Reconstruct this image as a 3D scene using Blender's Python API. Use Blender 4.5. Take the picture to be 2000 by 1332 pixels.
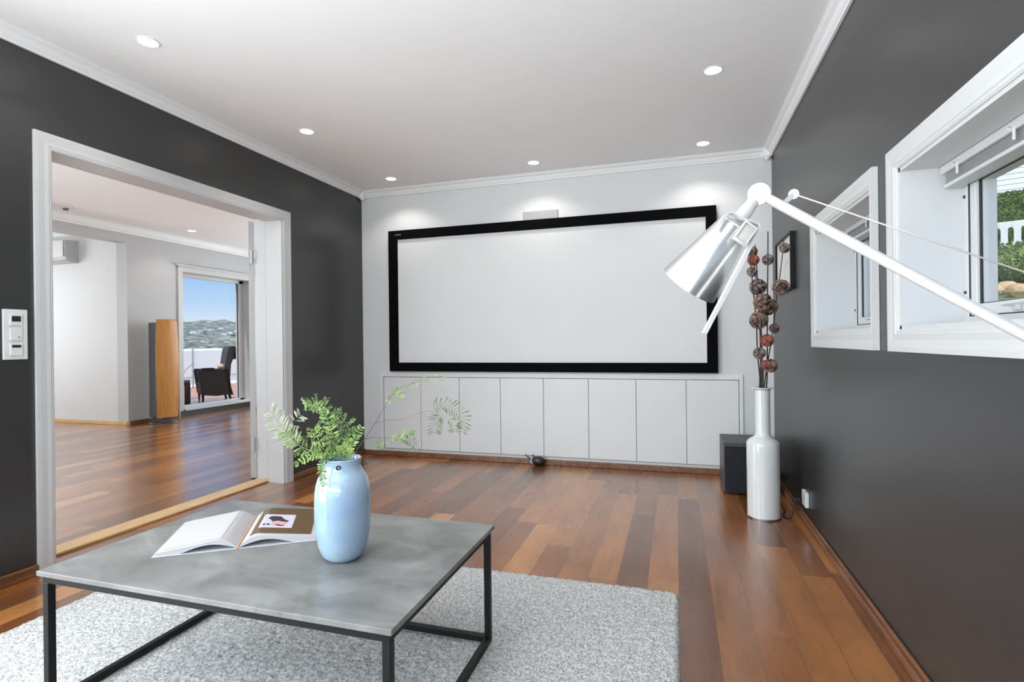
import bpy, bmesh, math, random
from math import sin, cos, pi, radians as rad
from mathutils import Vector, Matrix, noise as mnoise
random.seed(7)
for o in list(bpy.data.objects): bpy.data.objects.remove(o)
S = bpy.context.scene
COL = S.collection

# ---------------------------------------------------------------- camera
cd = bpy.data.cameras.new('camera'); cam = bpy.data.objects.new('camera', cd); COL.objects.link(cam)
YAW, ROLL = 0.2984, -0.0115
cd.sensor_fit = 'HORIZONTAL'; cd.sensor_width = 36; cd.lens = 36*1041.19/2000
cd.clip_start = .05; cd.clip_end = 20000
cr = Vector((cos(YAW), sin(YAW), 0)); fw = Vector((-sin(YAW), cos(YAW), 0)); up = Vector((0, 0, 1))
r3 = cr*cos(ROLL)+up*sin(ROLL); u3 = up*cos(ROLL)-cr*sin(ROLL)
m = Matrix((r3, u3, -fw)).transposed().to_4x4(); m.translation = (0, 0, 1.06)
cam.matrix_world = m
S.camera = cam
S.view_settings.view_transform = 'Standard'
try: S.view_settings.look = 'None'
except Exception: pass
S.view_settings.gamma = 1; S.view_settings.use_curve_mapping = False
S.view_settings.exposure = 0.34

# ---------------------------------------------------------------- world / sun
w = bpy.data.worlds.new('sky'); S.world = w; w.use_nodes = True
nt = w.node_tree; nt.nodes.clear()
tc = nt.nodes.new('ShaderNodeTexCoord'); sp = nt.nodes.new('ShaderNodeSeparateXYZ')
rp = nt.nodes.new('ShaderNodeValToRGB'); bg = nt.nodes.new('ShaderNodeBackground'); ou = nt.nodes.new('ShaderNodeOutputWorld')
nt.links.new(tc.outputs['Generated'], sp.inputs[0]); nt.links.new(sp.outputs['Z'], rp.inputs[0])
nt.links.new(rp.outputs[0], bg.inputs[0]); nt.links.new(bg.outputs[0], ou.inputs[0])
e = rp.color_ramp.elements
e[0].position = 0.0; e[0].color = (.80, .87, .97, 1)
e[1].position = 1.0; e[1].color = (.22, .45, .88, 1)
for p_, c_ in ((.03, (.74, .85, .98, 1)), (.07, (.50, .71, .97, 1)), (.13, (.32, .58, .95, 1)), (.35, (.33, .57, .95, 1))):
    k = rp.color_ramp.elements.new(p_); k.color = c_
bg.inputs[1].default_value = .74
def sunlight():
    l = bpy.data.lights.new('sun', 'SUN'); o = bpy.data.objects.new('sun', l); COL.objects.link(o)
    l.energy = 3.2; l.angle = rad(2); l.color = (1, .96, .9)
    o.rotation_euler = Vector((.12, .5, -.85)).to_track_quat('-Z', 'Y').to_euler()
    o.location = (0, -6, 9)
sunlight()
XLW = -2.80
def area(name, loc, d, sx, sy, energy, color=(1, 1, 1)):
    l = bpy.data.lights.new(name, 'AREA'); l.shape = 'RECTANGLE'; l.size = sx; l.size_y = sy; l.energy = energy; l.color = color
    o = bpy.data.objects.new(name, l); COL.objects.link(o); o.location = loc
    o.rotation_euler = Vector(d).to_track_quat('-Z', 'Z').to_euler()
    return o
E_FRONT, E_LIV, E_REC, E_DL, E_LEFT, E_UP, E_UP2 = 30, 95, 42, 7.2, 98, 64, 60
area('fill_front', (-1.1, -1.55, 1.35), (0, 1, 0), 3.0, 1.7, E_FRONT, (.87, .95, 1))  # added lamp at the unseen front window, lights the room from behind
area('fill_living', (-6.85, .9, 1.35), (1, 0.12, 0), 3.6, 1.9, E_LIV, (.88, .95, 1))  # added lamp before the solid far wall, no window is built there
area('fill_recess', (-9.35, 3.9, 1.4), (1, .25, 0), 1.8, 1.6, E_REC, (.9, .96, 1))  # added lamp inside the closed recess wall, brightens the recess
area('fill_side', (XLW, -.25, 1.25), (1, 0.1, 0), 2.1, 1.9, E_LEFT, (.87, .95, 1))  # added lamp filling the unseen side opening, brightens the right wall
area('bounce_fill', (-1.0, -.85, 1.12), (0, .45, 1), 2.2, 1.2, E_UP, (.80, .93, 1))  # added upward lamp behind the camera, stands in for bounced light
area('bounce_fill_living', (-5.0, .2, 1.12), (-.2, .3, 1), 2.2, 1.4, E_UP2, (.78, .93, 1))  # added upward lamp out of view, replaces bounce in the living room
area('fill_living_back', (-5.0, 8.15, 1.4), (0, -1, 0), 2.4, 1.6, 60, (.88, .95, 1))  # added lamp at the unseen end wall, which has no window

# ---------------------------------------------------------------- materials
MAT = {}
def P_(name, col, rough=.5, metal=0, **kw):
    m = bpy.data.materials.new(name); m.use_nodes = True
    b = m.node_tree.nodes['Principled BSDF']
    b.inputs['Base Color'].default_value = (*col, 1); b.inputs['Roughness'].default_value = rough; b.inputs['Metallic'].default_value = metal
    for k, v in kw.items(): b.inputs[k.replace('_', ' ')].default_value = v
    MAT[name] = m
    return m
def srgb(r, g, b):
    f = lambda c: ((c/255+.055)/1.055)**2.4 if c > 10 else c/255/12.92
    return (f(r), f(g), f(b))
def noisy(m, c1, c2, scale=5, detail=4, bump=0, bscale=None, coord='Object', stretch=None, ramp=(.35, .65), bdist=.01):
    """mix two colours by noise and add an optional bump"""
    t = m.node_tree; N = t.nodes; L = t.links; b = N['Principled BSDF']
    tc = N.new('ShaderNodeTexCoord'); src = tc.outputs[coord]
    if stretch:
        mp = N.new('ShaderNodeMapping'); mp.inputs['Scale'].default_value = stretch; L.new(src, mp.inputs[0]); src = mp.outputs[0]
    n = N.new('ShaderNodeTexNoise'); n.inputs['Scale'].default_value = scale; n.inputs['Detail'].default_value = detail
    L.new(src, n.inputs['Vector'])
    r = N.new('ShaderNodeValToRGB'); r.color_ramp.elements[0].position = ramp[0]; r.color_ramp.elements[1].position = ramp[1]
    r.color_ramp.elements[0].color = (*c1, 1); r.color_ramp.elements[1].color = (*c2, 1)
    L.new(n.outputs['Fac'], r.inputs[0]); L.new(r.outputs[0], b.inputs['Base Color'])
    if bump:
        n2 = N.new('ShaderNodeTexNoise'); n2.inputs['Scale'].default_value = bscale or scale*4; n2.inputs['Detail'].default_value = 3
        L.new(src, n2.inputs['Vector'])
        bp = N.new('ShaderNodeBump'); bp.inputs['Strength'].default_value = bump; bp.inputs['Distance'].default_value = bdist
        L.new(n2.outputs['Fac'], bp.inputs['Height']); L.new(bp.outputs[0], b.inputs['Normal'])
    return m
def white(name, v, rough=.5):
    return noisy(P_(name, (v, v, v), rough), (v*.985, v*.985, v*.98), (v, v, v), 3, 2, .03, 180, bdist=.001)
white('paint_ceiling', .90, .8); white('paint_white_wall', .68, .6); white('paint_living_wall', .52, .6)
white('paint_trim', .57, .38); white('paint_crown', .84, .5); white('paint_cabinet', .74, .42); white('paint_vent', .40, .6)
noisy(P_('paint_charcoal', (.06, .06, .06), .34, 0, Specular_IOR_Level=.85), (.023, .023, .0233), (.026, .026, .0263), 4, 3, .06, 260, bdist=.001)
P_('black_velvet', (.003, .003, .0035), .95, 0, Specular_IOR_Level=.08); white('screen_cloth', .72, .75)
P_('black_steel', (.006, .006, .006), .5, 0, Specular_IOR_Level=.3)
P_('socket_white', (.66, .66, .65), .35); P_('display_dark', (.02, .02, .03), .2); P_('grey_plastic', (.4, .4, .4), .5)
P_('black_plastic', (.012, .012, .013), .3); noisy(P_('subwoofer_vinyl', (.03, .03, .03), .45), (.045, .045, .045), (.07, .07, .07), 60, 3)
noisy(P_('subwoofer_cloth', (.01, .01, .015), .9), (.008, .008, .014), (.016, .016, .024), 300, 2, .3, 900, bdist=.001)
P_('aluminium', (.80, .805, .815), .30, 1.0); P_('aluminium_bright', (.72, .72, .72), .38, .35)
P_('white_ceramic', (.70, .71, .70), .12, 0, Coat_Weight=.5)
P_('pewter', (.35, .33, .3), .35, 1)
P_('paper', (.52, .505, .515), .4); P_('paper_edge', (.72, .72, .74), .7); P_('page_brown', srgb(100, 78, 52), .35); P_('book_cover', (.55, .55, .57), .4)
P_('photo_dark', (.03, .025, .045), .4); P_('photo_pink', srgb(220, 170, 165), .4); P_('photo_grey', srgb(205, 203, 218), .4); P_('photo_red', (.12, .02, .03), .4); P_('gutter_tan', srgb(190, 150, 125), .6)
P_('art_paper', (.7, .7, .68), .6); P_('art_ink', (.45, .45, .44), .7)
P_('hinge_metal', (.6, .6, .58), .35, .8)
noisy(P_('stem_brown', (.1, .08, .08), .6), (.09, .075, .08), (.16, .13, .12), 30)
noisy(P_('leaf_green', (.2, .35, .08), .5), srgb(92, 124, 58), srgb(150, 174, 98), 30)
noisy(P_('leaf_dark', (.2, .35, .08), .5), srgb(70, 100, 52), srgb(130, 158, 92), 30)
noisy(P_('leaf_pale', (.4, .45, .35), .6), srgb(125, 132, 108), srgb(166, 170, 146), 30)
noisy(P_('leaf_olive', (.2, .25, .15), .6), srgb(72, 84, 60), srgb(122, 134, 100), 40)
noisy(P_('stick_dark', (.03, .025, .02), .7), (.02, .017, .016), (.05, .04, .036), 40)
noisy(P_('ball_brown', (.1, .06, .05), .7), srgb(72, 56, 50), srgb(160, 130, 115), 40)
noisy(P_('ball_grey', (.1, .09, .08), .7), srgb(80, 68, 64), srgb(165, 150, 140), 45)
noisy(P_('ball_red', (.3, .08, .05), .7), srgb(110, 58, 48), srgb(185, 105, 88), 40)
noisy(P_('ball_core', (.03, .02, .02), .9), srgb(58, 46, 43), srgb(95, 76, 68), 40)
noisy(P_('wicker_brown', (.02, .014, .013), .6), (.015, .010, .009), (.035, .024, .022), 60, 3, .6, 120)
noisy(P_('deck_wood', (.4, .25, .2), .6), srgb(175, 125, 105), srgb(205, 160, 140), 3, 4, stretch=(1, 12, 1))
noisy(P_('planter_wood', (.5, .3, .12), .6), srgb(190, 130, 70), srgb(225, 170, 105), 8, 4, stretch=(1, 1, 8))
noisy(P_('speaker_veneer', (.5, .27, .08), .35), srgb(190, 128, 62), srgb(208, 148, 80), 6, 5, stretch=(6, 6, .5))
P_('speaker_grey', (.12, .12, .125), .5); P_('speaker_base', (.05, .05, .05), .3)
noisy(P_('threshold_oak', (.6, .4, .2), .4), srgb(205, 165, 115), srgb(225, 190, 140), 6, 5, stretch=(12, 1, 1))
noisy(P_('cushion_beige', (.5, .4, .33), .9), srgb(180, 150, 130), srgb(215, 190, 170), 30)
noisy(P_('hedge_green', (.1, .2, .04), .8), srgb(60, 95, 25), srgb(135, 165, 60), 9, 8, 1, 30, bdist=.05)
noisy(P_('bush_green', (.1, .2, .04), .8), srgb(75, 105, 45), srgb(150, 172, 90), 7, 8, 1, 26, bdist=.05)
noisy(P_('garden_soil', (.1, .2, .04), .9), srgb(70, 90, 50), srgb(120, 130, 80), 3, 8)
noisy(P_('stone_tan', (.5, .4, .3), .8), srgb(170, 135, 95), srgb(225, 195, 150), 5, 5)
P_('fence_white', (.85, .85, .84), .5); P_('house_white', (.85, .86, .86), .6); P_('foundation_grey', (.32, .31, .3), .8); P_('roof_dark', (.12, .11, .11), .7)
P_('sea_water', (1, .98, .93), .6, .0, Specular_IOR_Level=1.0)  # near-white base colour carries the glare on the water
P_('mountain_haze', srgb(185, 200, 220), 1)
P_('yacht_white', (.8, .82, .85), .3); P_('yacht_blue', srgb(120, 145, 175), .3)
P_('switch_beige', (.55, .54, .49), .4); P_('blind_slats', (.42, .42, .42), .5); P_('seal_black', (.02, .02, .02), .5)
# hills: patches of wood, field and rock
m = P_('hill_land', (.2, .2, .15), 1); t = m.node_tree; N = t.nodes; L = t.links
tc = N.new('ShaderNodeTexCoord'); mp = N.new('ShaderNodeMapping'); mp.inputs['Scale'].default_value = (1, 1, 3); L.new(tc.outputs['Object'], mp.inputs[0])
n = N.new('ShaderNodeTexNoise'); n.inputs['Scale'].default_value = .13; n.inputs['Detail'].default_value = 9; n.inputs['Roughness'].default_value = .7; L.new(mp.outputs[0], n.inputs['Vector'])
r = N.new('ShaderNodeValToRGB'); r.color_ramp.elements[0].position = .36; r.color_ramp.elements[0].color = (*srgb(75, 88, 98), 1)
r.color_ramp.elements[1].position = .68; r.color_ramp.elements[1].color = (*srgb(205, 195, 180), 1)
k = r.color_ramp.elements.new(.47); k.color = (*srgb(98, 108, 104), 1)
k = r.color_ramp.elements.new(.56); k.color = (*srgb(150, 148, 130), 1)
L.new(n.outputs['Fac'], r.inputs[0]); L.new(r.outputs[0], N['Principled BSDF'].inputs['Base Color'])
# lamp glass
def emit(name, col, s):
    m = bpy.data.materials.new(name); m.use_nodes = True; t = m.node_tree; t.nodes.clear()
    em = t.nodes.new('ShaderNodeEmission'); em.inputs[0].default_value = (*col, 1); em.inputs[1].default_value = s
    o = t.nodes.new('ShaderNodeOutputMaterial'); t.links.new(em.outputs[0], o.inputs[0]); MAT[name] = m
emit('lamp_glow', (1, .97, .92), 6)
# clear glass
m = bpy.data.materials.new('clear_glass'); m.use_nodes = True; t = m.node_tree; t.nodes.clear()
tr = t.nodes.new('ShaderNodeBsdfTransparent'); gl = t.nodes.new('ShaderNodeBsdfGlossy'); gl.inputs['Roughness'].default_value = .02
fr = t.nodes.new('ShaderNodeMath'); fr.operation = 'POWER'; fr.inputs[1].default_value = 4; lw = t.nodes.new('ShaderNodeLayerWeight'); lw.inputs[0].default_value = .35; t.links.new(lw.outputs['Facing'], fr.inputs[0]); mx = t.nodes.new('ShaderNodeMixShader'); o = t.nodes.new('ShaderNodeOutputMaterial')
t.links.new(fr.outputs[0], mx.inputs[0]); t.links.new(tr.outputs[0], mx.inputs[1]); t.links.new(gl.outputs[0], mx.inputs[2]); t.links.new(mx.outputs[0], o.inputs[0]); MAT['clear_glass'] = m
# railing glass: pale and milky
m = bpy.data.materials.new('milky_glass'); m.use_nodes = True; t = m.node_tree; t.nodes.clear()
tr = t.nodes.new('ShaderNodeBsdfTransparent'); gl = t.nodes.new('ShaderNodeBsdfDiffuse'); gl.inputs[0].default_value = (.97, .95, .90, 1)
tl = t.nodes.new('ShaderNodeBsdfTranslucent'); tl.inputs[0].default_value = (1, .97, .92, 1); ad = t.nodes.new('ShaderNodeMixShader'); ad.inputs[0].default_value = .5
mx = t.nodes.new('ShaderNodeMixShader'); mx.inputs[0].default_value = .8; o = t.nodes.new('ShaderNodeOutputMaterial')
t.links.new(gl.outputs[0], ad.inputs[1]); t.links.new(tl.outputs[0], ad.inputs[2])
t.links.new(tr.outputs[0], mx.inputs[1]); t.links.new(ad.outputs[0], mx.inputs[2]); t.links.new(mx.outputs[0], o.inputs[0]); MAT['milky_glass'] = m
# speckled blue glaze
m = P_('blue_glaze', srgb(168, 195, 222), .14, 0, Coat_Weight=.6, Coat_Roughness=.05); t = m.node_tree; N = t.nodes; L = t.links
tc = N.new('ShaderNodeTexCoord')
n = N.new('ShaderNodeTexNoise'); n.inputs['Scale'].default_value = 9; n.inputs['Detail'].default_value = 5; L.new(tc.outputs['Object'], n.inputs['Vector'])
r = N.new('ShaderNodeValToRGB'); r.color_ramp.elements[0].position = .35; r.color_ramp.elements[0].color = (*srgb(138, 168, 202), 1); r.color_ramp.elements[1].position = .65; r.color_ramp.elements[1].color = (*srgb(166, 188, 206), 1)
L.new(n.outputs['Fac'], r.inputs[0])
v = N.new('ShaderNodeTexVoronoi'); v.inputs['Scale'].default_value = 130; L.new(tc.outputs['Object'], v.inputs['Vector'])
wn = N.new('ShaderNodeTexNoise'); wn.inputs['Scale'].default_value = 60; L.new(tc.outputs['Object'], wn.inputs['Vector'])
a = N.new('ShaderNodeMath'); a.operation = 'LESS_THAN'; a.inputs[1].default_value = .16; L.new(v.outputs['Distance'], a.inputs[0])
g = N.new('ShaderNodeMath'); g.operation = 'GREATER_THAN'; g.inputs[1].default_value = .56; L.new(wn.outputs['Fac'], g.inputs[0])
mu = N.new('ShaderNodeMath'); mu.operation = 'MULTIPLY'; L.new(a.outputs[0], mu.inputs[0]); L.new(g.outputs[0], mu.inputs[1])
mu2 = N.new('ShaderNodeMath'); mu2.operation = 'MULTIPLY'; mu2.inputs[1].default_value = .55; L.new(mu.outputs[0], mu2.inputs[0])
mi = N.new('ShaderNodeMixRGB'); mi.inputs[2].default_value = (*srgb(95, 105, 120), 1); L.new(mu2.outputs[0], mi.inputs[0]); L.new(r.outputs[0], mi.inputs[1])
L.new(mi.outputs[0], N['Principled BSDF'].inputs['Base Color'])
# stone-look laminate
m = P_('concrete_top', (.33, .33, .32), .33); t = m.node_tree; N = t.nodes; L = t.links
tc = N.new('ShaderNodeTexCoord')
n = N.new('ShaderNodeTexNoise'); n.inputs['Scale'].default_value = 4.6; n.inputs['Detail'].default_value = 9; n.inputs['Roughness'].default_value = .62; n.inputs['Distortion'].default_value = .6
mp = N.new('ShaderNodeMapping'); mp.inputs['Scale'].default_value = (1, 1.5, 1); mp.inputs['Rotation'].default_value = (0, 0, .5)
L.new(tc.outputs['Object'], mp.inputs[0]); L.new(mp.outputs[0], n.inputs['Vector'])
r = N.new('ShaderNodeValToRGB'); r.color_ramp.elements[0].position = .36; r.color_ramp.elements[0].color = (.14, .14, .136, 1); r.color_ramp.elements[1].position = .66; r.color_ramp.elements[1].color = (.265, .265, .258, 1)
L.new(n.outputs['Fac'], r.inputs[0]); L.new(r.outputs[0], N['Principled BSDF'].inputs['Base Color'])
# rug yarn
noisy(P_('rug_yarn', (.6, .6, .6), .95), (.28, .28, .285), (.66, .66, .655), 150, 3, ramp=(.36, .6))
# plank floor
m = P_('plank_floor', (.3, .12, .05), .3); t = m.node_tree; N = t.nodes; L = t.links; b = N['Principled BSDF']
def M(op, a, c=None, cl=False):
    n = N.new('ShaderNodeMath'); n.operation = op; n.use_clamp = cl
    for i, q in enumerate((a, c)):
        if q is None: continue
        if isinstance(q, (int, float)): n.inputs[i].default_value = q
        else: L.new(q, n.inputs[i])
    return n.outputs[0]
def comb(x, y, z):
    n = N.new('ShaderNodeCombineXYZ')
    for i, q in enumerate((x, y, z)):
        if isinstance(q, (int, float)): n.inputs[i].default_value = q
        else: L.new(q, n.inputs[i])
    return n.outputs[0]
tc = N.new('ShaderNodeTexCoord'); sx = N.new('ShaderNodeSeparateXYZ'); L.new(tc.outputs['Object'], sx.inputs[0]); X, Y = sx.outputs[0], sx.outputs[1]
PW, PL = .13, 1.35
uu = M('DIVIDE', X, PW); ci = M('FLOOR', uu)
wn = N.new('ShaderNodeTexWhiteNoise'); wn.noise_dimensions = '1D'; L.new(ci, wn.inputs['W'])
vv = M('ADD', M('DIVIDE', Y, PL), M('MULTIPLY', wn.outputs['Value'], 7.3)); ri = M('FLOOR', vv)
wn2 = N.new('ShaderNodeTexWhiteNoise'); wn2.noise_dimensions = '2D'; L.new(comb(ci, ri, 0), wn2.inputs['Vector']); rnd = wn2.outputs['Value']
ramp = N.new('ShaderNodeValToRGB'); L.new(rnd, ramp.inputs[0]); el = ramp.color_ramp.elements
el[0].position = 0; el[0].color = (.105, .038, .016, 1); el[1].position = 1; el[1].color = (.36, .17, .07, 1)
for p_, c_ in ((.25, (.15, .055, .02, 1)), (.5, (.205, .080, .030, 1)), (.8, (.27, .115, .043, 1))):
    k = el.new(p_); k.color = c_
for k in el: k.color = (min(1, k.color[0]*1.35), k.color[1]*1.2, k.color[2]*.78, 1)
gn = N.new('ShaderNodeTexNoise'); gn.inputs['Scale'].default_value = 1; gn.inputs['Detail'].default_value = 1.5; gn.inputs['Distortion'].default_value = .6
L.new(comb(M('MULTIPLY', X, 6.5), M('MULTIPLY', Y, 1.7), M('MULTIPLY', rnd, 40)), gn.inputs['Vector'])
rings = M('SINE', M('MULTIPLY', gn.outputs['Fac'], 34))
fg = N.new('ShaderNodeTexNoise'); fg.inputs['Scale'].default_value = 1; fg.inputs['Detail'].default_value = 3
L.new(comb(M('MULTIPLY', X, 48), M('MULTIPLY', Y, 1.6), M('MULTIPLY', rnd, 40)), fg.inputs['Vector'])
blot = N.new('ShaderNodeTexNoise'); blot.inputs['Scale'].default_value = 1; blot.inputs['Detail'].default_value = 3
L.new(comb(M('MULTIPLY', X, 6), M('MULTIPLY', Y, 1.6), M('MULTIPLY', rnd, 40)), blot.inputs['Vector'])
g1 = M('ADD', M('MULTIPLY', rings, .065), M('MULTIPLY', M('SUBTRACT', fg.outputs['Fac'], .5), .16))
g2 = M('ADD', M('ADD', g1, M('MULTIPLY', M('SUBTRACT', blot.outputs['Fac'], .5), 1.0)), 1.0)
fu = M('FRACT', uu); fv = M('FRACT', vv)
su = M('GREATER_THAN', M('ABSOLUTE', M('SUBTRACT', fu, .5)), .488); sv = M('GREATER_THAN', M('ABSOLUTE', M('SUBTRACT', fv, .5)), .4985)
seam = M('SUBTRACT', 1, M('MULTIPLY', M('MAXIMUM', su, sv), .35))
val = M('MULTIPLY', g2, seam)
vm = N.new('ShaderNodeVectorMath'); vm.operation = 'SCALE'; L.new(ramp.outputs[0], vm.inputs[0]); L.new(val, vm.inputs['Scale'])
L.new(vm.outputs[0], b.inputs['Base Color'])
b.inputs['Roughness'].default_value = .27
L.new(M('ADD', .25, M('MULTIPLY', fg.outputs['Fac'], .06)), b.inputs['Roughness'])
b.inputs['Coat Weight'].default_value = .8; b.inputs['Coat Roughness'].default_value = .2
# baseboard timber
noisy(P_('baseboard_wood', (.2, .08, .03), .35), (.13, .05, .022), (.24, .105, .05), 4, 5, stretch=(8, 1, 8))

# ---------------------------------------------------------------- mesh helpers
class MB:
    def __init__(s): s.bm = bmesh.new()
    def _x(s, vs, M=None):
        if M is not None: bmesh.ops.transform(s.bm, matrix=M, verts=vs)
    def box(s, a, b, bev=0, M=None, seg=2):
        a, b = [min(p, q) for p, q in zip(a, b)], [max(p, q) for p, q in zip(a, b)]
        r = bmesh.ops.create_cube(s.bm, size=1); vs = r['verts']
        for v in vs: v.co = Vector([(a[i]+b[i])/2+v.co[i]*(b[i]-a[i]) for i in range(3)])
        if bev:
            ed = list({e for v in vs for e in v.link_edges})
            r2 = bmesh.ops.bevel(s.bm, geom=ed, offset=bev, segments=seg, affect='EDGES', profile=.5)
            vs = list({v for f in r2['faces'] for v in f.verts} | {v for v in vs if v.is_valid})
        s._x(vs, M); return s
    def lathe(s, prof, n=32, M=None, cap0=True, cap1=True):
        rings = [[s.bm.verts.new((r*cos(2*pi*i/n), r*sin(2*pi*i/n), z)) for i in range(n)] for r, z in prof]
        for A, B in zip(rings, rings[1:]):
            for i in range(n): s.bm.faces.new((A[i], A[(i+1) % n], B[(i+1) % n], B[i]))
        if cap0: s.bm.faces.new(rings[0][::-1])
        if cap1: s.bm.faces.new(rings[-1])
        s._x([v for R_ in rings for v in R_], M); return s
    def tube(s, pts, r, n=8, cap=True):
        pts = [Vector(p) for p in pts]; rr = r if isinstance(r, (list, tuple)) else [r]*len(pts)
        rings = []; ref = None
        for i, p in enumerate(pts):
            d = (pts[min(i+1, len(pts)-1)]-pts[max(i-1, 0)]).normalized()
            if ref is None: ref = d.orthogonal().normalized()
            ref = (ref-d*ref.dot(d)); ref = ref.normalized() if ref.length > 1e-6 else d.orthogonal().normalized()
            q = d.cross(ref)
            rings.append([s.bm.verts.new(p+(ref*cos(2*pi*k/n)+q*sin(2*pi*k/n))*rr[i]) for k in range(n)])
        for A, B in zip(rings, rings[1:]):
            for k in range(n): s.bm.faces.new((A[k], A[(k+1) % n], B[(k+1) % n], B[k]))
        if cap: s.bm.faces.new(rings[0][::-1]); s.bm.faces.new(rings[-1])
        return s
    def prism(s, poly, h, M=None):
        """polygon in xy extruded along z by h"""
        A = [s.bm.verts.new((x, y, 0)) for x, y in poly]; B = [s.bm.verts.new((x, y, h)) for x, y in poly]; n = len(poly)
        s.bm.faces.new(A[::-1]); s.bm.faces.new(B)
        for i in range(n): s.bm.faces.new((A[i], A[(i+1) % n], B[(i+1) % n], B[i]))
        s._x(A+B, M); return s
    def grid(s, rows, close=False):
        V = [[s.bm.verts.new(p) for p in r_] for r_ in rows]
        for A, B in zip(V, V[1:]):
            for i in range(len(A)-(0 if close else 1)): s.bm.faces.new((A[i], A[(i+1) % len(A)], B[(i+1) % len(A)], B[i]))
        return s
    def sph(s, c, r, sub=2, sc=(1, 1, 1)):
        q = bmesh.ops.create_icosphere(s.bm, subdivisions=sub, radius=r)
        for v in q['verts']: v.co = Vector((v.co.x*sc[0]+c[0], v.co.y*sc[1]+c[1], v.co.z*sc[2]+c[2]))
        return s
    def obj(s, name, mat, parent=None, smooth=False, loc=None, angle=35):
        bmesh.ops.recalc_face_normals(s.bm, faces=s.bm.faces)
        me = bpy.data.meshes.new(name); s.bm.to_mesh(me); s.bm.free()
        for mn in (mat if isinstance(mat, (list, tuple)) else [mat]): me.materials.append(MAT[mn])
        if smooth:
            for p in me.polygons: p.use_smooth = True
            try: me.set_sharp_from_angle(angle=rad(angle))
            except Exception: pass
        o = bpy.data.objects.new(name, me); COL.objects.link(o)
        if parent: o.parent = parent
        if loc: o.location = loc
        return o
def tag(o, label=None, cat=None, group=None, kind=None):
    if label: o['label'] = label
    if cat: o['category'] = cat
    if group: o['group'] = group
    if kind: o['kind'] = kind
    return o
def thing(name, loc, label, cat, group=None, rz=0):
    o = bpy.data.objects.new(name, None); COL.objects.link(o); o.location = loc; o.rotation_euler.z = rz; o.empty_display_size = .1
    return tag(o, label, cat, group)
def struct(o): o['kind'] = 'structure'; return o
def sbox(name, mat, *boxes, bev=0):
    q = MB()
    for a, b in boxes: q.box(a, b, bev)
    return struct(q.obj(name, mat))
def copy_tree(o, parent=None):
    c = o.copy(); COL.objects.link(c); c.parent = parent
    for ch in list(o.children): copy_tree(ch, c)
    return c
def rotz(a): return Matrix.Rotation(a, 4, 'Z')
def T(x, y, z): return Matrix.Translation((x, y, z))

# ================================================================ SETTING
XL, XR, YB, ZC, YF = -2.85, .706, 4.44, 2.49, -1.7
LX, LY0, LY1, LZ = -6.95, -2.0, 8.3, 2.65           # living room far wall, its ends, its ceiling
DY0, DY1, DZ = 1.79, 3.36, 1.995                      # opening in the left wall
sbox('floor', 'plank_floor', ((-9.5, LY0-.1, -.2), (XR+.3, 8.4, 0)))
sbox('ceiling', 'paint_ceiling', ((XL-.02, YF-1.6, ZC), (XR+.42, YB+.5, ZC+.45)))  # slab runs on past the front wall as an added eave against sun
sbox('ceiling_living', 'paint_ceiling', ((-7.2, LY0-.2, LZ), (-2.87, 8.5, LZ+.29)), ((-9.6, 2.1, LZ), (-7.2, 5.5, LZ+.29)))
# left wall, room side charcoal and living side white
def with_opening(name, mat, x0, x1, y0, y1, oy0, oy1, z1, oz):
    return sbox(name, mat, ((x0, y0, 0), (x1, -1.35, z1)), ((x0, .85, 0), (x1, oy0, z1)), ((x0, -1.35, 2.15), (x1, .85, z1)),
                ((x0, oy1, 0), (x1, y1, z1)), ((x0, oy0, oz), (x1, oy1, z1)))  # the near gap behind the camera is added to let side light in
with_opening('wall_left', 'paint_charcoal', -2.99, XL, YF-.2, YB+.1, DY0-.03, DY1+.06, ZC, DZ+.06)
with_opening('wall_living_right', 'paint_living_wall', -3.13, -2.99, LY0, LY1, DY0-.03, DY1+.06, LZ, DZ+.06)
# back wall with the cupboard recess
CX0, CX1, CZ0, CZ1 = -2.66, .48, .05, .776
sbox('wall_back', 'paint_white_wall', ((XL, YB, 0), (CX0, YB+.45, ZC)), ((CX1, YB, 0), (XR, YB+.45, ZC)),
     ((CX0, YB, CZ1), (CX1, YB+.45, ZC)), ((CX0, YB, 0), (CX1, YB+.45, CZ0)), ((CX0, YB+.42, CZ0), (CX1, YB+.45, CZ1)))
# right wall with two deep windows
W = [(2.28, 3.10), (1.21, 2.03)]; WZ0, WZ1 = 1.083, 1.605; WX = .866
XO = .94
q = MB(); ys = [YF-.2, W[1][0], W[1][1], W[0][0], W[0][1], YB+.45]
q.box((XR, ys[0], 0), (XO, ys[1], ZC)); q.box((XR, ys[2], 0), (XO, ys[3], ZC)); q.box((XR, ys[4], 0), (XO, ys[5], ZC))
for i in (1, 3): q.box((XR, ys[i], 0), (XO, ys[i+1], WZ0)); q.box((XR, ys[i], WZ1), (XO, ys[i+1], ZC))
struct(q.obj('wall_right', 'paint_charcoal'))
# front wall behind the camera with a wide window added to let daylight in
sbox('wall_front', 'paint_charcoal', ((XL, YF-.2, 0), (-2.7, YF, ZC)), ((.5, YF-.2, 0), (XR, YF, ZC)), ((-2.7, YF-.2, 0), (.5, YF, .45)), ((-2.7, YF-.2, 2.25), (.5, YF, ZC)))
q = MB()
for a, b in (((-2.7, YF-.14, .45), (.5, YF-.08, .52)), ((-2.7, YF-.14, 2.18), (.5, YF-.08, 2.25)), ((-2.7, YF-.14, .45), (-2.63, YF-.08, 2.25)), ((.43, YF-.14, .45), (.5, YF-.08, 2.25)), ((-1.14, YF-.14, .45), (-1.06, YF-.08, 2.25))): q.box(a, b)
wf = struct(q.obj('window_3', 'paint_trim')); MB().box((-2.63, YF-.115, .52), (.43, YF-.105, 2.18)).obj('pane', 'clear_glass', wf)
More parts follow.
